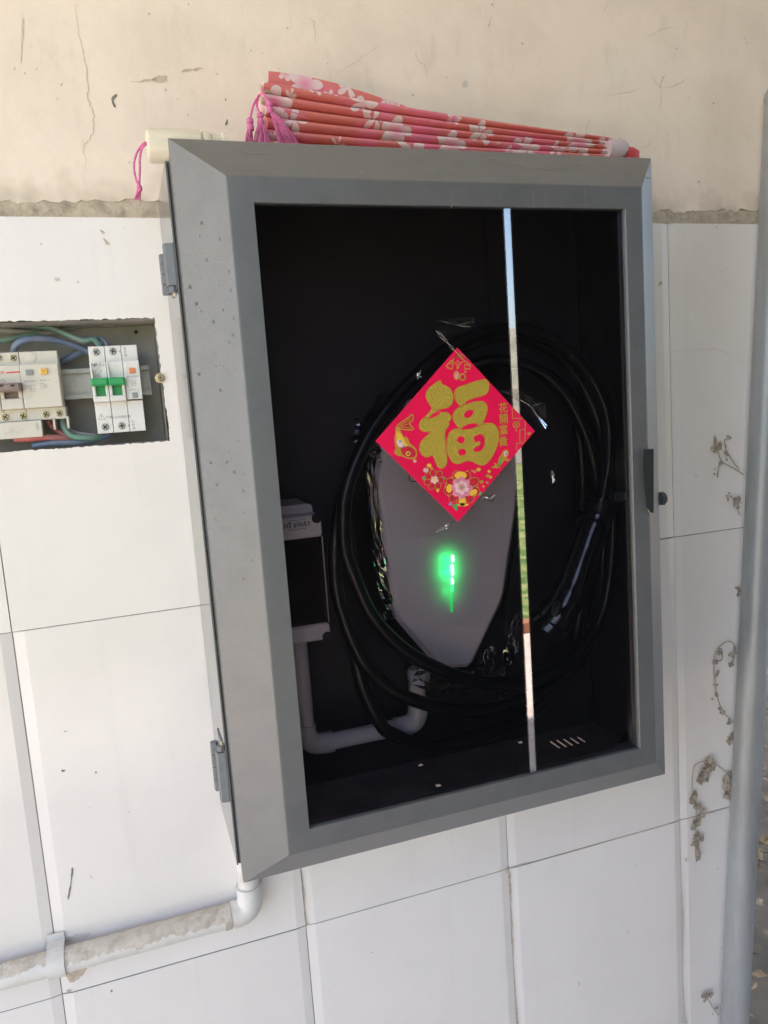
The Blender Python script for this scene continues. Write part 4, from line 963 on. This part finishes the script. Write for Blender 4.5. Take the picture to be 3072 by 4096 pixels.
for s_ in (ell(967, 655, 40, 27, -.6), ell(910, 846, 30, 28), ell(918, 938, 31, 27), [(1003, 826), (1050, 804), (1083, 824), (1085, 880), (1068, 920), (1030, 938), (1002, 926), (1014, 902), (1048, 884), (1046, 860), (1016, 866)], [(668, 690), (700, 655), (745, 637), (765, 642), (735, 670), (700, 685)]):
    decal(s_, 'card_red', 'character_gap', 3); line(s_, 'gold_line', .0006, 'character_edge', 3.4, 5, closed=True)
decal([(915, 770), (935, 745), (980, 728), (1020, 727), (1033, 742), (1000, 760), (950, 768)], 'card_red', 'character_gap', 3)
for (u, v), ch in zip(((1222, 610), (1226, 692), (1224, 772), (1222, 858)), '花開富貴'):
    text('lettering', ch, G(u, v, QY - .0006), .0110, 'gold_line', card, off=.016, rot=.04)
# fret at the top
for s_ in ([(805, 312), (845, 325), (852, 280), (825, 285)], [(845, 262), (890, 225), (935, 262), (905, 285), (885, 262), (868, 285), (905, 300)], [(800, 305), (838, 262), (858, 275)], [(935, 262), (982, 300), (975, 325), (935, 322), (940, 290), (965, 300)], [(860, 250), (895, 215), (925, 250)]):
    line(s_, 'gold_line', .0014, 'fret_line', 1, 0)
decal([(885, 300), (896, 316), (886, 326), (876, 318)], 'gold_line', 'ornament')
decal(ell(878, 372, 22, 34), 'gold_line', 'ornament'); decal(ell(880, 370, 14, 24), 'petal_pink', 'ornament', 2); decal(ell(922, 384, 24, 28), 'gold_line', 'ornament'); decal(ell(922, 384, 15, 18), 'petal_red', 'ornament', 2)
decal(ell(943, 345, 8, 8), 'gold_line', 'ornament')
# frames at the right
for s_ in ([(1288, 610), (1290, 688), (1365, 690)], [(1385, 705), (1382, 860), (1345, 860), (1345, 770), (1378, 770)], [(1320, 920), (1322, 872), (1370, 872)]):
    line(s_, 'gold_line', .0009, 'border_line', 1, 0)
line(ell(1318, 735, 22, 20), 'gold_line', .0012, 'ornament', 1, 3, closed=True); line([(1300, 712), (1318, 722), (1336, 712)], 'gold_line', .0011, 'ornament'); decal(ell(1318, 735, 8, 8), 'gold_line', 'ornament'); decal(ell(1319, 778, 4, 12), 'gold_line', 'ornament')
decal([(1396, 800), (1412, 790), (1428, 796), (1415, 810), (1402, 808)], 'gold_line', 'ornament')
# koi at the left
fi = decal([(432, 752), (448, 748), (470, 790), (500, 840), (545, 880), (580, 915), (586, 955), (570, 988), (520, 985), (470, 965), (440, 940), (428, 900), (420, 840), (428, 790)], 'gold_line', 'fish', 1)
decal([(470, 905), (520, 895), (560, 912), (577, 940), (570, 970), (540, 978), (500, 968), (475, 945)], 'petal_red', 'fish_head', 2, parent=fi)
decal([(436, 800), (452, 790), (500, 850), (515, 890), (470, 900), (444, 880)], 'petal_yellow', 'fish_back', 2, parent=fi)
decal([(437, 850), (460, 855), (490, 890), (470, 902), (446, 890)], 'petal_pale', 'fish_belly', 3, parent=fi)
decal(ell(462, 858, 9, 9), 'bead_blue', 'fish_scale', 4, parent=fi); decal(ell(489, 893, 8, 8), 'bead_blue', 'fish_scale', 4, parent=fi)
decal(ell(521, 948, 17, 17), 'petal_yellow', 'fish_eye', 3, parent=fi); decal(ell(521, 948, 9, 9), 'label_ink', 'fish_eye', 4, parent=fi)
decal([(440, 745), (475, 715), (520, 685), (552, 660), (556, 700), (530, 725), (560, 768), (510, 772), (470, 765)], 'petal_red', 'fish_tail', 1, parent=fi)
line([(440, 745), (475, 715), (520, 685), (552, 660), (556, 700), (530, 725), (560, 768), (510, 772), (470, 765)], 'gold_line', .0012, 'fish_tail', 2, 4, fi, True)
for a, b in (((455, 745), (540, 690)), ((465, 750), (548, 760)), ((460, 748), (525, 728))): line([a, b], 'gold_line', .0007, 'fish_tail', 3, 0, fi)
decal([(420, 925), (445, 920), (470, 960), (450, 965), (425, 950)], 'gold_line', 'fish_fin', 2, parent=fi)
decal([(505, 820), (530, 860), (520, 880), (495, 850)], 'gold_line', 'fish_fin', 2, parent=fi)
decal(ell(571, 1003, 14, 13), 'gold_line', 'fish_bubble', 1, parent=fi); decal(ell(571, 1003, 9, 8), 'petal_pale', 'fish_bubble', 2, parent=fi)
# small fish at the right
f2_ = decal([(1205, 960), (1225, 925), (1255, 922), (1262, 950), (1240, 985), (1215, 1020), (1195, 1045), (1182, 1030), (1190, 985)], 'gold_line', 'fish', 1)
decal([(1228, 940), (1250, 932), (1252, 955), (1235, 970)], 'petal_pale', 'fish_head', 2, parent=f2_); decal([(1195, 990), (1212, 975), (1208, 1010), (1192, 1035), (1188, 1015)], 'leaf_green', 'fish_back', 2, parent=f2_); decal(ell(1243, 950, 6, 6), 'label_ink', 'fish_eye', 3, parent=f2_)
decal([(1182, 1030), (1205, 1050), (1165, 1055), (1132, 1050), (1160, 1035), (1155, 1015)], 'gold_line', 'fish_tail', 1, parent=f2_); decal([(1240, 985), (1268, 990), (1255, 1005), (1238, 1000)], 'gold_line', 'fish_fin', 1, parent=f2_)
# peonies
def petals(cx, cy, r0, n, a, b, mt, rot0, lift, parent, edge=True, wob=.1):
    rp = random.Random(int(cx + n))
    for k in range(n):
        t_ = rot0 + 2 * math.pi * k / n; rr = r0 * (1 + rp.uniform(-wob, wob))
        e = ell(cx + rr * math.cos(t_), cy + rr * math.sin(t_), a, b * rp.uniform(.85, 1.1), t_, 8)
        decal(e, mt, 'petal', lift + .05 * k, 3, parent)
        if edge: line(e, 'gold_line', .0005, 'petal_edge', lift + .05 * k + .04, 3, parent, True)
fl = decal(ell(915, 1205, 118, 95, .1, 12), 'petal_red', 'flower', 1); line(ell(915, 1205, 122, 98, .1, 14), 'gold_line', .0012, 'flower_edge', 1.5, 3, fl, True)
petals(915, 1205, 92, 9, 44, 34, 'petal_red', .2, 2, fl)
for u, v, a, b, r in ((908, 1110, 45, 30, 0), (825, 1205, 22, 32, .2), (1000, 1235, 34, 20, -.5), (920, 1300, 26, 34, 0), (925, 1325, 44, 11, 0)): decal(ell(u, v, a, b, r), 'petal_yellow', 'petal', 3, 4, fl)
petals(915, 1200, 48, 8, 32, 25, 'petal_pink', 0, 3.5, fl, False); petals(915, 1198, 30, 6, 24, 19, 'petal_pale', .4, 4.5, fl, False); petals(916, 1196, 12, 5, 14, 11, 'petal_pink', .1, 5.2, fl); decal(ell(916, 1197, 8, 9), 'leaf_green', 'flower_heart', 6, 3, fl)
f3 = decal(ell(712, 1140, 66, 52, .3, 12), 'petal_red', 'flower', 1); petals(712, 1140, 48, 7, 28, 23, 'petal_red', .1, 2, f3); petals(715, 1142, 14, 5, 16, 13, 'petal_pale', .2, 3, f3, False); decal(ell(715, 1142, 13, 12), 'petal_yellow', 'flower_heart', 4, 3, f3)
for u, v, r, mt in ((652, 1070, 20, 'petal_pale'), (676, 1036, 17, 'petal_yellow'), (694, 1056, 9, 'gold_line'), (1040, 1066, 15, 'petal_yellow'), (1012, 1082, 9, 'petal_pink'), (1118, 1080, 12, 'petal_yellow'), (1108, 1112, 13, 'gold_line'), (1128, 1122, 11, 'petal_yellow'), (1063, 1156, 13, 'gold_line'), (1104, 1162, 9, 'petal_pink'), (1076, 1190, 8, 'petal_yellow'), (994, 1076, 7, 'gold_line'), (958, 1080, 8, 'petal_yellow')):
    decal(ell(u, v, r, r * .85), mt, 'blossom', 1, 3); line(ell(u, v, r, r * .85), 'gold_line', .0005, 'blossom', 1.4, 3, closed=True)
for s_, mt in (([(845, 1330), (880, 1318), (885, 1345), (878, 1372), (862, 1355)], 'leaf_green'), ([(815, 1325), (838, 1308), (842, 1328)], 'bead_blue'), ([(632, 1115), (658, 1120), (645, 1150), (625, 1135)], 'leaf_green'), ([(1035, 1240), (1065, 1232), (1058, 1252), (1040, 1256)], 'leaf_green'), ([(735, 1205), (752, 1215), (740, 1232), (728, 1222)], 'petal_yellow'), ([(775, 1120), (798, 1125), (785, 1142)], 'leaf_green')):
    decal(s_, mt, 'leaf', 1, 3)
# clear tape and bits of old tape on the glass
def tape(pts, label, amp=.0006, seed=1, mt='tape', nm='clear_tape'):
    r = random.Random(seed); P_ = [at(px, py, GY - .0022) for px, py in pts]; c = sum(P_, Vector()) / len(P_)
    ring = []
    for i in range(len(P_)):
        a, b = P_[i], P_[(i + 1) % len(P_)]
        for k in range(4): ring.append(a.lerp(b, k / 4) + Vector((r.uniform(-amp, amp), r.uniform(-amp, amp * .5), r.uniform(-amp, amp))))
    mid = [c.lerp(p_, .5) + Vector((0, r.uniform(-amp, amp), 0)) for p_ in ring]; n = len(ring)
    vs = ring + mid + [c]; fs = []
    for i in range(n): j = (i + 1) % n; fs += [(i, j, n + j, n + i), (n + i, n + j, 2 * n)]
    o = MB().add(vs, fs).build(nm, mt, None, loc=c); return tag(o, label, 'tape', 'pieces of clear tape on the glass')
tape([(1745, 1285), (1760, 1275), (1900, 1265), (1898, 1300), (1860, 1330), (1760, 1345)], 'creased clear tape on the glass above the card', .0004, 1)
tape([(1735, 1325), (1750, 1322), (1822, 1395), (1885, 1445), (1860, 1440), (1810, 1402)], 'twisted clear tape holding the top corner of the red card', .0006, 2)
tape([(2005, 1560), (2070, 1556), (2140, 1600), (2180, 1615), (2190, 1700), (2180, 1716), (2140, 1640), (2080, 1600)], 'clear tape beside the right corner of the red card', .0006, 3)
tape([(1930, 1985), (1980, 1975), (1975, 2010), (1925, 2004)], 'small clear tape on the lower right edge of the red card', .0006, 4)
tape([(1740, 2125), (1810, 2080), (1830, 2086), (1800, 2110), (1750, 2130)], 'clear tape at the bottom tip of the red card', .0008, 5)
tape([(1665, 1500), (1680, 1480), (1690, 1510), (1670, 1518)], 'curled clear tape left of the top of the red card', .0005, 6)
tape([(2205, 1885), (2215, 1875), (2222, 1925), (2208, 1935)], 'torn clear tape scrap on the glass right of the card', .0006, 7)

# ------------------------------------------------------------------ things lying on top of the cabinet
# folding fan, half shut
FYc = -.070
fan_o = A(1340, 325, FYc)
fan = thing('folded_fan', (.40, FYc, B1z), 'half-folded red floral fabric fan with pink tassels on top of the cabinet', 'fan')
def pleat(k, l0, l1, r0, r1, Y, bulge):
    n = 26; mcs = 7; vs = []; fs = []
    rk = random.Random(40 + k)
    for i in range(n + 1):
        t_ = i / n
        a = Vector(l0).lerp(Vector(r0), t_); b = Vector(l1).lerp(Vector(r1), t_)
        sag = 6 * math.sin(math.pi * t_)
        pa, pb = A(a.x, a.y + sag, Y), A(b.x, b.y + sag, Y)
        for j in range(mcs + 1):
            s_ = j / mcs; q_ = pa.lerp(pb, s_); q_ = q_ + Vector((0, -bulge * math.sin(math.pi * s_) ** .6 * (1 - .45 * t_) + rk.uniform(-.0003, .0003), 0)); vs.append(q_)
        vs.append(pb + Vector((0, .028 * (1 - .4 * t_), 0))); vs.append(pa + Vector((0, .028 * (1 - .4 * t_), 0)))
    m_ = mcs + 3
    for i in range(n):
        for j in range(m_): j2 = (j + 1) % m_; fs.append((i * m_ + j, i * m_ + j2, (i + 1) * m_ + j2, (i + 1) * m_ + j))
    fs.append(tuple(range(m_ - 1, -1, -1))); fs.append(tuple(n * m_ + j for j in range(m_)))
    MB().add(vs, fs, True).build('pleat', 'floral', fan, auto=50)
lefts = [(566, 178), (567, 204), (570, 229), (573, 254), (576, 281), (578, 305), (580, 332), (582, 358)]
rights = [(1336, 301), (1337, 309), (1338, 317), (1339, 326), (1340, 336), (1341, 347), (1342, 358), (1343, 369)]
for k in range(7): pleat(k, lefts[k], (lefts[k + 1][0], lefts[k + 1][1] - 1.0), rights[k], (rights[k + 1][0], rights[k + 1][1] - .3), FYc - .002 * k, .011)
# the raised rear panel
bp = [A(x, y, FYc + .012) for x, y in ((580, 155), (640, 162), (720, 180), (800, 205), (868, 228), (900, 245), (860, 300), (700, 300), (575, 300))]
MB().prism([(p_.x, p_.z) for p_ in bp], FYc + .010, FYc + .0125).build('rear_panel', 'floral', fan)
for k in range(7):
    p_ = A(lefts[k][0] - 4, lefts[k][1] + 13, FYc - .004); e_ = A(lefts[k][0] + 30, lefts[k][1] + 15, FYc - .004)
    MB().tube([p_, e_], .0040, 8).build('rib_tip', 'fan_wood', fan)
a, b = A(1322, 322, FYc - .016), A(1352, 328, FYc - .016)
MB().tube(spline([A(1312, 322, FYc - .010), A(1326, 322, FYc - .010), A(1340, 324, FYc - .010), A(1351, 330, FYc - .010)], 5), [.0095, .0100, .0105, .0108, .0111, .0114, .0116, .0117, .0118, .0118, .0116, .0113, .0108, .0098, .0082, .006], 14).build('binding', 'fan_white', fan)
MB().tube([A(1345, 336, FYc - .008), A(1362, 336, FYc - .008), A(1372, 338, FYc - .008), A(1375, 344, FYc - .008)], [.0105, .0100, .0080, .004], 14).build('handle_end', 'fan_red', fan)
def tassel(top, knot, ends, seed, n=26, r=.0006):
    rr = random.Random(seed); Yt = FYc - .020
    tp, kn_ = A(*top, Yt + .008), A(*knot, Yt)
    ts = MB().tube(spline([tp, tp.lerp(kn_, .5) + Vector((-.002, -.001, .001)), kn_], 6), .0013, 8).build('tassel', 'thread_pink', fan)
    MB().lathe(kn_ + Vector((0, 0, .004)), (0, 0, -1), [(0, .0012), (.002, .0036), (.005, .0040), (.007, .0028), (.010, .0040), (.013, .0036)], 10).build('knot', 'thread_pink', ts)
    b = MB()
    for i in range(n):
        t_ = i / (n - 1); e = Vector(ends[0]).lerp(Vector(ends[1]), t_); ep = A(e.x + rr.uniform(-3, 3), e.y + rr.uniform(-3, 4), Yt + rr.uniform(-.006, .006))
        md = kn_.lerp(ep, .45) + Vector((rr.uniform(-.001, .001), rr.uniform(-.004, 0), rr.uniform(-.001, .002)))
        b.tube(spline([kn_ + Vector((rr.uniform(-.002, .002), rr.uniform(-.002, .002), -.006)), md, ep], 5), r, 5, False)
    b.build('threads', 'thread_pink', ts)
tassel((566, 190), (582, 226), ((606, 318), (648, 316)), 1, 40)
tassel((560, 205), (540, 262), ((526, 318), (546, 318)), 2, 26)
tassel((556, 215), (562, 250), ((546, 318), (588, 318)), 3, 44)
MB().tube(spline([A(604, 230, FYc - .024), A(620, 238, FYc - .026), A(645, 246, FYc - .026), A(660, 254, FYc - .024)], 5), .0006, 6).build('loose_thread', 'thread_pink', fan)
# cream turned wooden handle with a pink cord
hq = atZ(350 * S9, 343 * S9, B1z); hr = .0155; hy = hq.y + .012
hx0 = A(317, 320, hy).x; hx1 = A(491, 300, hy).x; hL = hx1 - hx0
cz_ = B1z + hr
han = thing('wooden_handle', (hx0, hy, B1z), 'cream turned wooden handle lying on the cabinet top with pink cord', 'handle')
MB().lathe((hx0, hy, cz_), (1, 0, 0), [(0, hr * .72), (.0015, hr * .93), (.004, hr), (.050, hr * .985), (hL * .635, hr * .96), (hL * .66, hr * .90), (hL * .672, hr * .76), (hL * .69, hr * .92), (hL * .74, hr * .96), (hL * .775, hr * .88), (hL * .79, hr * .72), (hL * .80, hr * .80), (hL * .90, hr * .76), (hL * .92, hr * .74), (hL * .93, hr * .88), (hL * .985, hr * .88), (hL, hr * .6)], 28).build('turned_body', 'wood_cream', han)
def H_(x, y, dy=0): return A(x, y, hy - .006 + dy)
b = MB()
b.tube(spline([H_(320, 309, .004), H_(312, 309), H_(303, 318), H_(295, 332), H_(290, 350), H_(290, 370), H_(294, 388), H_(300, 403)], 6), .0011, 8)
b.tube(spline([H_(320, 311, .004), H_(312, 314), H_(305, 325), H_(302, 345), H_(302, 370), H_(301, 390), H_(301, 404)], 6), .0011, 8)
cd = b.build('cord', 'thread_pink', han)
k_ = H_(301, 405); MB().lathe(k_ + Vector((0, 0, .003)), (0, 0, -1), [(0, .0010), (.002, .0026), (.005, .0028), (.007, .0014)], 10).build('knot', 'thread_pink', cd)
b = MB(); rr = random.Random(4)
for i in range(14):
    e = H_(rr.uniform(290, 303), rr.uniform(424, 436), rr.uniform(-.003, .003)); b.tube([k_, k_.lerp(e, .5) + Vector((rr.uniform(-.001, .001), 0, 0)), e], .0007, 5)
b.build('cord_ends', 'thread_pink', cd)

# ------------------------------------------------------------------ outside conduit below the cabinet
OY = -.0190; orr = .0140
vx = A(537, 1905, OY).x; ez = A(520, 1972, OY).z
oc = thing('conduit', (vx, OY, ez - orr), 'white outdoor conduit leaving the cabinet corner, smeared with grey mortar', 'conduit')
MB().tube([(vx, OY, B0z + .001), (vx, OY, ez + .022)], orr - .0008, 20).build('pipe', 'pvc_out', oc)
ecx = vx
el = MB().tube(spline([(vx, OY, ez + .033), (vx, OY, ez + .020), (vx - .003, OY, ez + .008), (vx - .011, OY, ez + .0015), (vx - .024, OY, ez)], 6), orr + .0022, 22).build('elbow', 'pvc_out', oc)
MB().lathe((vx, OY, ez + .0325), (0, 0, 1), [(0, orr + .0026), (.0022, orr + .0026)], 22).build('elbow_lip', 'pvc_out', el)
pl = A(0, 2115, OY); 
MB().tube([(vx - .022, OY, ez), (-.32, OY, ez + .001)], orr, 20).build('pipe', 'pvc_out', oc)
# mortar crust over its upper half
def crust(xa, xb, a0, a1, seed, th=.0009):
    r = random.Random(seed); n = 70; mc = 7; vs = []; fs = []
    drop = [r.uniform(-.22, .22) for _ in range(n + 1)]
    for i in range(n + 1):
        x = xa + (xb - xa) * i / n; e = a1 + .5 * (drop[i] + drop[max(0, i - 1)]) + .12 * math.sin(x * 90)
        for j in range(mc + 1):
            an = math.radians(a0) + (e - math.radians(a0)) * j / mc; R_ = orr + (th * (1 + r.uniform(-.5, .6)) if j < mc else -.0002)
            vs.append((x, OY - R_ * math.sin(an), ez + R_ * math.cos(an)))
    for i in range(n):
        for j in range(mc): a = i * (mc + 1) + j; fs.append((a, a + 1, a + mc + 2, a + mc + 1))
    MB().add(vs, fs, True).build('mortar_crust', 'pvc_dirty', oc)
clx = A(123, 2065, OY).x
crust(vx - .030, clx + .009, -60, 1.55, 5); crust(clx - .011, -.31, -60, 1.15, 6)
MB().tube([(vx - .026, OY, ez), (vx - .034, OY, ez)], orr + .0016, 20).build('mortar_crust', 'pvc_dirty', oc)
# saddle clamp
mb = MB(); vs = []; fs = []; n = 12
for i in range(n + 1):
    an = math.pi * i / n; R_ = orr + .0022
    for xx in (clx - .0105, clx + .0085): vs.append((xx, OY - R_ * math.sin(an), ez + R_ * math.cos(an))); vs.append((xx, OY - (R_ - .0018) * math.sin(an), ez + (R_ - .0018) * math.cos(an)))
for i in range(n):
    a = i * 4; c = a + 4; fs += [(a, a + 2, c + 2, c), (a + 2, a + 3, c + 3, c + 2), (a + 1, a, c, c + 1)]
mb.add(vs, fs, True)
for sg in (1, -1):
    z0 = ez + sg * (orr + .0013); mb.box(clx - .0105, clx + .0085, -.0195, -.0006, min(z0, z0 + sg * .0022), max(z0, z0 + sg * .0022))
    mb.box(clx - .0105, clx + .0085, -.0024, -.0007, min(z0 + sg * .0023, z0 + sg * .010), max(z0 + sg * .0023, z0 + sg * .010))
cl = mb.build('saddle_clamp', 'pvc_out', oc)
q = A(133, 2100, 0); MB().lathe((clx + .002, -.0024, ez - orr - .0065), (0, -1, 0), [(0, .0030), (.0012, .0027)], 12).build('screw', 'slot_dark', cl)
blot([(265, 3870), (345, 3845), (350, 3860), (330, 3900), (300, 3925), (280, 3928), (262, 3905), (245, 3895)], -.0007, 'stain_brown', 'mortar_smear')
blot([(255, 3755), (330, 3735), (360, 3738), (300, 3760), (260, 3772)], -.0007, 'stain_pale', 'mortar_smear')
blot([(268, 3960), (284, 3960), (280, 3970), (268, 3968)], -.0007, 'stain_brown', 'mortar_smear')

# ------------------------------------------------------------------ leaning post
pY = -.030; prr = .0215
ptop = at(3060, 350, pY); pbot = at(2880, 4096, pY)
dv = (ptop - pbot).normalized()
ptop.x += prr * 1.37; pbot.x += prr * 1.37
pb0 = pbot - dv * ((pbot.z) / dv.z)
post = thing('metal_post', pb0, 'leaning round grey metal post at the end of the wall', 'post')
MB().tube([pb0, ptop - dv * .012], prr, 28).build('pipe', 'steel_post', post)
MB().lathe(ptop - dv * .014, dv, [(0, prr + .0006), (.008, prr + .0006), (.014, prr * .9), (.018, prr * .55), (.019, prr * .1)], 28).build('cap', 'steel_post', post)

# ------------------------------------------------------------------ dried creeper remains on the wall
def leafmesh(b, c, size, r, curl=.5):
    n = 6; ang = r.uniform(0, 6.28); u = Vector((math.cos(ang), 0, math.sin(ang))); v = Vector((-u.z, 0, u.x)); w = Vector((0, -1, 0)); vs = []
    for i in range(n + 1):
        t_ = i / n; wd = size * .45 * math.sin(math.pi * min(.98, t_ + .06)) ** .8 * r.uniform(.7, 1.2); cen = c + u * size * (t_ - .3) + w * (abs(math.sin(t_ * 3 + ang)) * size * curl * .5)
        vs += [cen + v * wd + w * size * curl * r.uniform(.1, .6), cen + w * r.uniform(0, .1) * size, cen - v * wd + w * size * curl * r.uniform(.1, .6)]
    fs = []
    for i in range(n): a = i * 3; fs += [(a, a + 1, a + 4, a + 3), (a + 1, a + 2, a + 5, a + 4)]
    b.add(vs, fs)
def vine(stems, leaves, label, seed):
    r = random.Random(seed); base = at(*stems[0][0], -.004); o = thing('dried_vine', base, label, 'dried vine', 'dried creeper remains by the post')
    for st in stems:
        P_ = [at(px, py, -.0035) + Vector((0, r.uniform(-.002, .0005), 0)) for px, py in st]
        MB().tube(spline(P_, 5), .0008, 6).build('stem', 'vine_stem', o)
    for px, py, s in leaves:
        b = MB(); c = at(px, py, -.004)
        for k in range(4): leafmesh(b, c + Vector((r.uniform(-.005, .005), 0, r.uniform(-.006, .006))), s * r.uniform(.5, 1.0), r, r.uniform(.15, .45))
        b.build('leaf', 'vine_leaf', o)
vine([[(2972, 1898), (2930, 1870), (2890, 1848), (2868, 1805), (2858, 1745)], [(2955, 1878), (2930, 1845), (2905, 1800), (2895, 1760), (2920, 1755)], [(2890, 1850), (2875, 1860), (2870, 1910)]],
     [(2865, 1790, .012), (2852, 1775, .010), (2900, 1800, .007), (2902, 1828, .006), (2875, 1858, .008), (2868, 1885, .005), (2915, 1757, .005)], 'forked dry creeper twig topmost on the wall by the post', 1)
vine([[(2965, 2012), (2940, 2000), (2912, 1982)], [(2955, 2060), (2950, 2030), (2945, 2005)]], [(2938, 2005, .012), (2945, 2018, .010), (2915, 1985, .006)], 'small dry creeper tuft just above the tile joint by the post', 2)
vine([[(2945, 2900), (2895, 2850), (2868, 2790), (2858, 2720), (2856, 2640), (2870, 2590), (2905, 2565), (2935, 2578), (2930, 2640), (2920, 2665)], [(2858, 2640), (2885, 2640), (2888, 2600), (2868, 2595)]],
     [(2930, 2610, .010), (2925, 2650, .009), (2872, 2600, .008), (2860, 2650, .009), (2868, 2698, .009), (2857, 2740, .006), (2860, 2790, .008), (2882, 2845, .008), (2915, 2888, .008)], 'arched dry creeper stem halfway down the wall by the post', 3)
vine([[(2765, 3180), (2768, 3090), (2785, 3055), (2825, 3045), (2850, 3070)], [(2770, 3190), (2785, 3250), (2780, 3320), (2782, 3430)]],
     [(2825, 3050, .016), (2840, 3075, .018), (2808, 3100, .020), (2800, 3120, .014), (2775, 3195, .018), (2785, 3215, .014), (2802, 3250, .016), (2790, 3290, .018), (2775, 3300, .014), (2788, 3345, .016), (2780, 3375, .014), (2786, 3420, .014)], 'long chain of shrivelled brown leaves hanging low on the tiles', 4)
vine([[(2860, 3055), (2895, 3080), (2915, 3095)], [(2915, 3095), (2900, 3140), (2908, 3185)]], [(2905, 3110, .016), (2900, 3145, .018), (2910, 3175, .014)], 'curled dry brown leaf against the lower part of the post', 5)
vine([[(2805, 3985), (2830, 3995), (2850, 4030), (2872, 4058)]], [(2835, 3985, .014), (2815, 3990, .010), (2858, 4040, .006)], 'lowest dry leaf scrap on the tiles near the bottom of the post', 6)
vine([[(2955, 2345), (2950, 2370), (2948, 2385)]], [(2952, 2350, .006), (2950, 2370, .006)], 'tiny dry creeper shred beside the middle of the post', 7)
vine([[(2908, 2945), (2925, 2960), (2930, 2925)]], [(2910, 2965, .010), (2922, 2950, .010)], 'small dry leaf caught beside the post above the leaf chain', 8)

# ------------------------------------------------------------------ dry litter on the ground beyond the wall
rl = random.Random(12); b = MB()
for k in range(5000):
    x, y = rl.uniform(.96, 3.2), rl.uniform(-.8, 3.4); s = rl.uniform(.008, .03); a = rl.uniform(0, 6.28); z = .01 + rl.random() * .06
    u = Vector((math.cos(a), math.sin(a), rl.uniform(-.4, .4))) * s; v = Vector((-math.sin(a), math.cos(a), rl.uniform(-.5, .5))) * s * .4; c = Vector((x, y, z))
    b.add([c - u, c - v, c + u, c + v + Vector((0, 0, s * .3))], [(0, 1, 2), (0, 2, 3)])
tag(b.build('leaf_litter', 'litter'), 'dry brown leaves and grass on the ground beyond the post', 'leaf litter', kind='stuff')

# ------------------------------------------------------------------ the two dark gate leaves behind the camera that the glass mirrors
GX, GAP = 1.168, .028
def leaf(x0, x1, label):
    o = thing('gate_leaf', ((x0 + x1) / 2, -1.6, .02), label, 'gate', 'dark steel gate leaves')
    z0, z1 = .02, 2.86; f = .06
    mb = MB(); mb.box(x0, x0 + f, -1.612, -1.600, z0, z1); mb.box(x1 - f, x1, -1.612, -1.600, z0, z1)
    for zc in (z0, 1.0, z1 - f): mb.box(x0 + f + .0005, x1 - f - .0005, -1.611, -1.601, zc, zc + f)
    mb.build('gate_frame', 'gate_black', o)
    n = max(2, int((x1 - x0 - 2 * f) / .16)); w = (x1 - x0 - 2 * f) / n
    for k in range(n): MB().box(x0 + f + k * w - .001, x0 + f + (k + 1) * w + .001, -1.6095 - (.0008 if k % 2 else 0), -1.606, z0 + .01, z1 - .01).build('panel', 'gate_black', o)
leaf(.10, GX - GAP / 2, 'left dark steel gate leaf, mirrored in the cabinet glass')
leaf(GX + GAP / 2, 3.6, 'right dark steel gate leaf, mirrored in the cabinet glass')
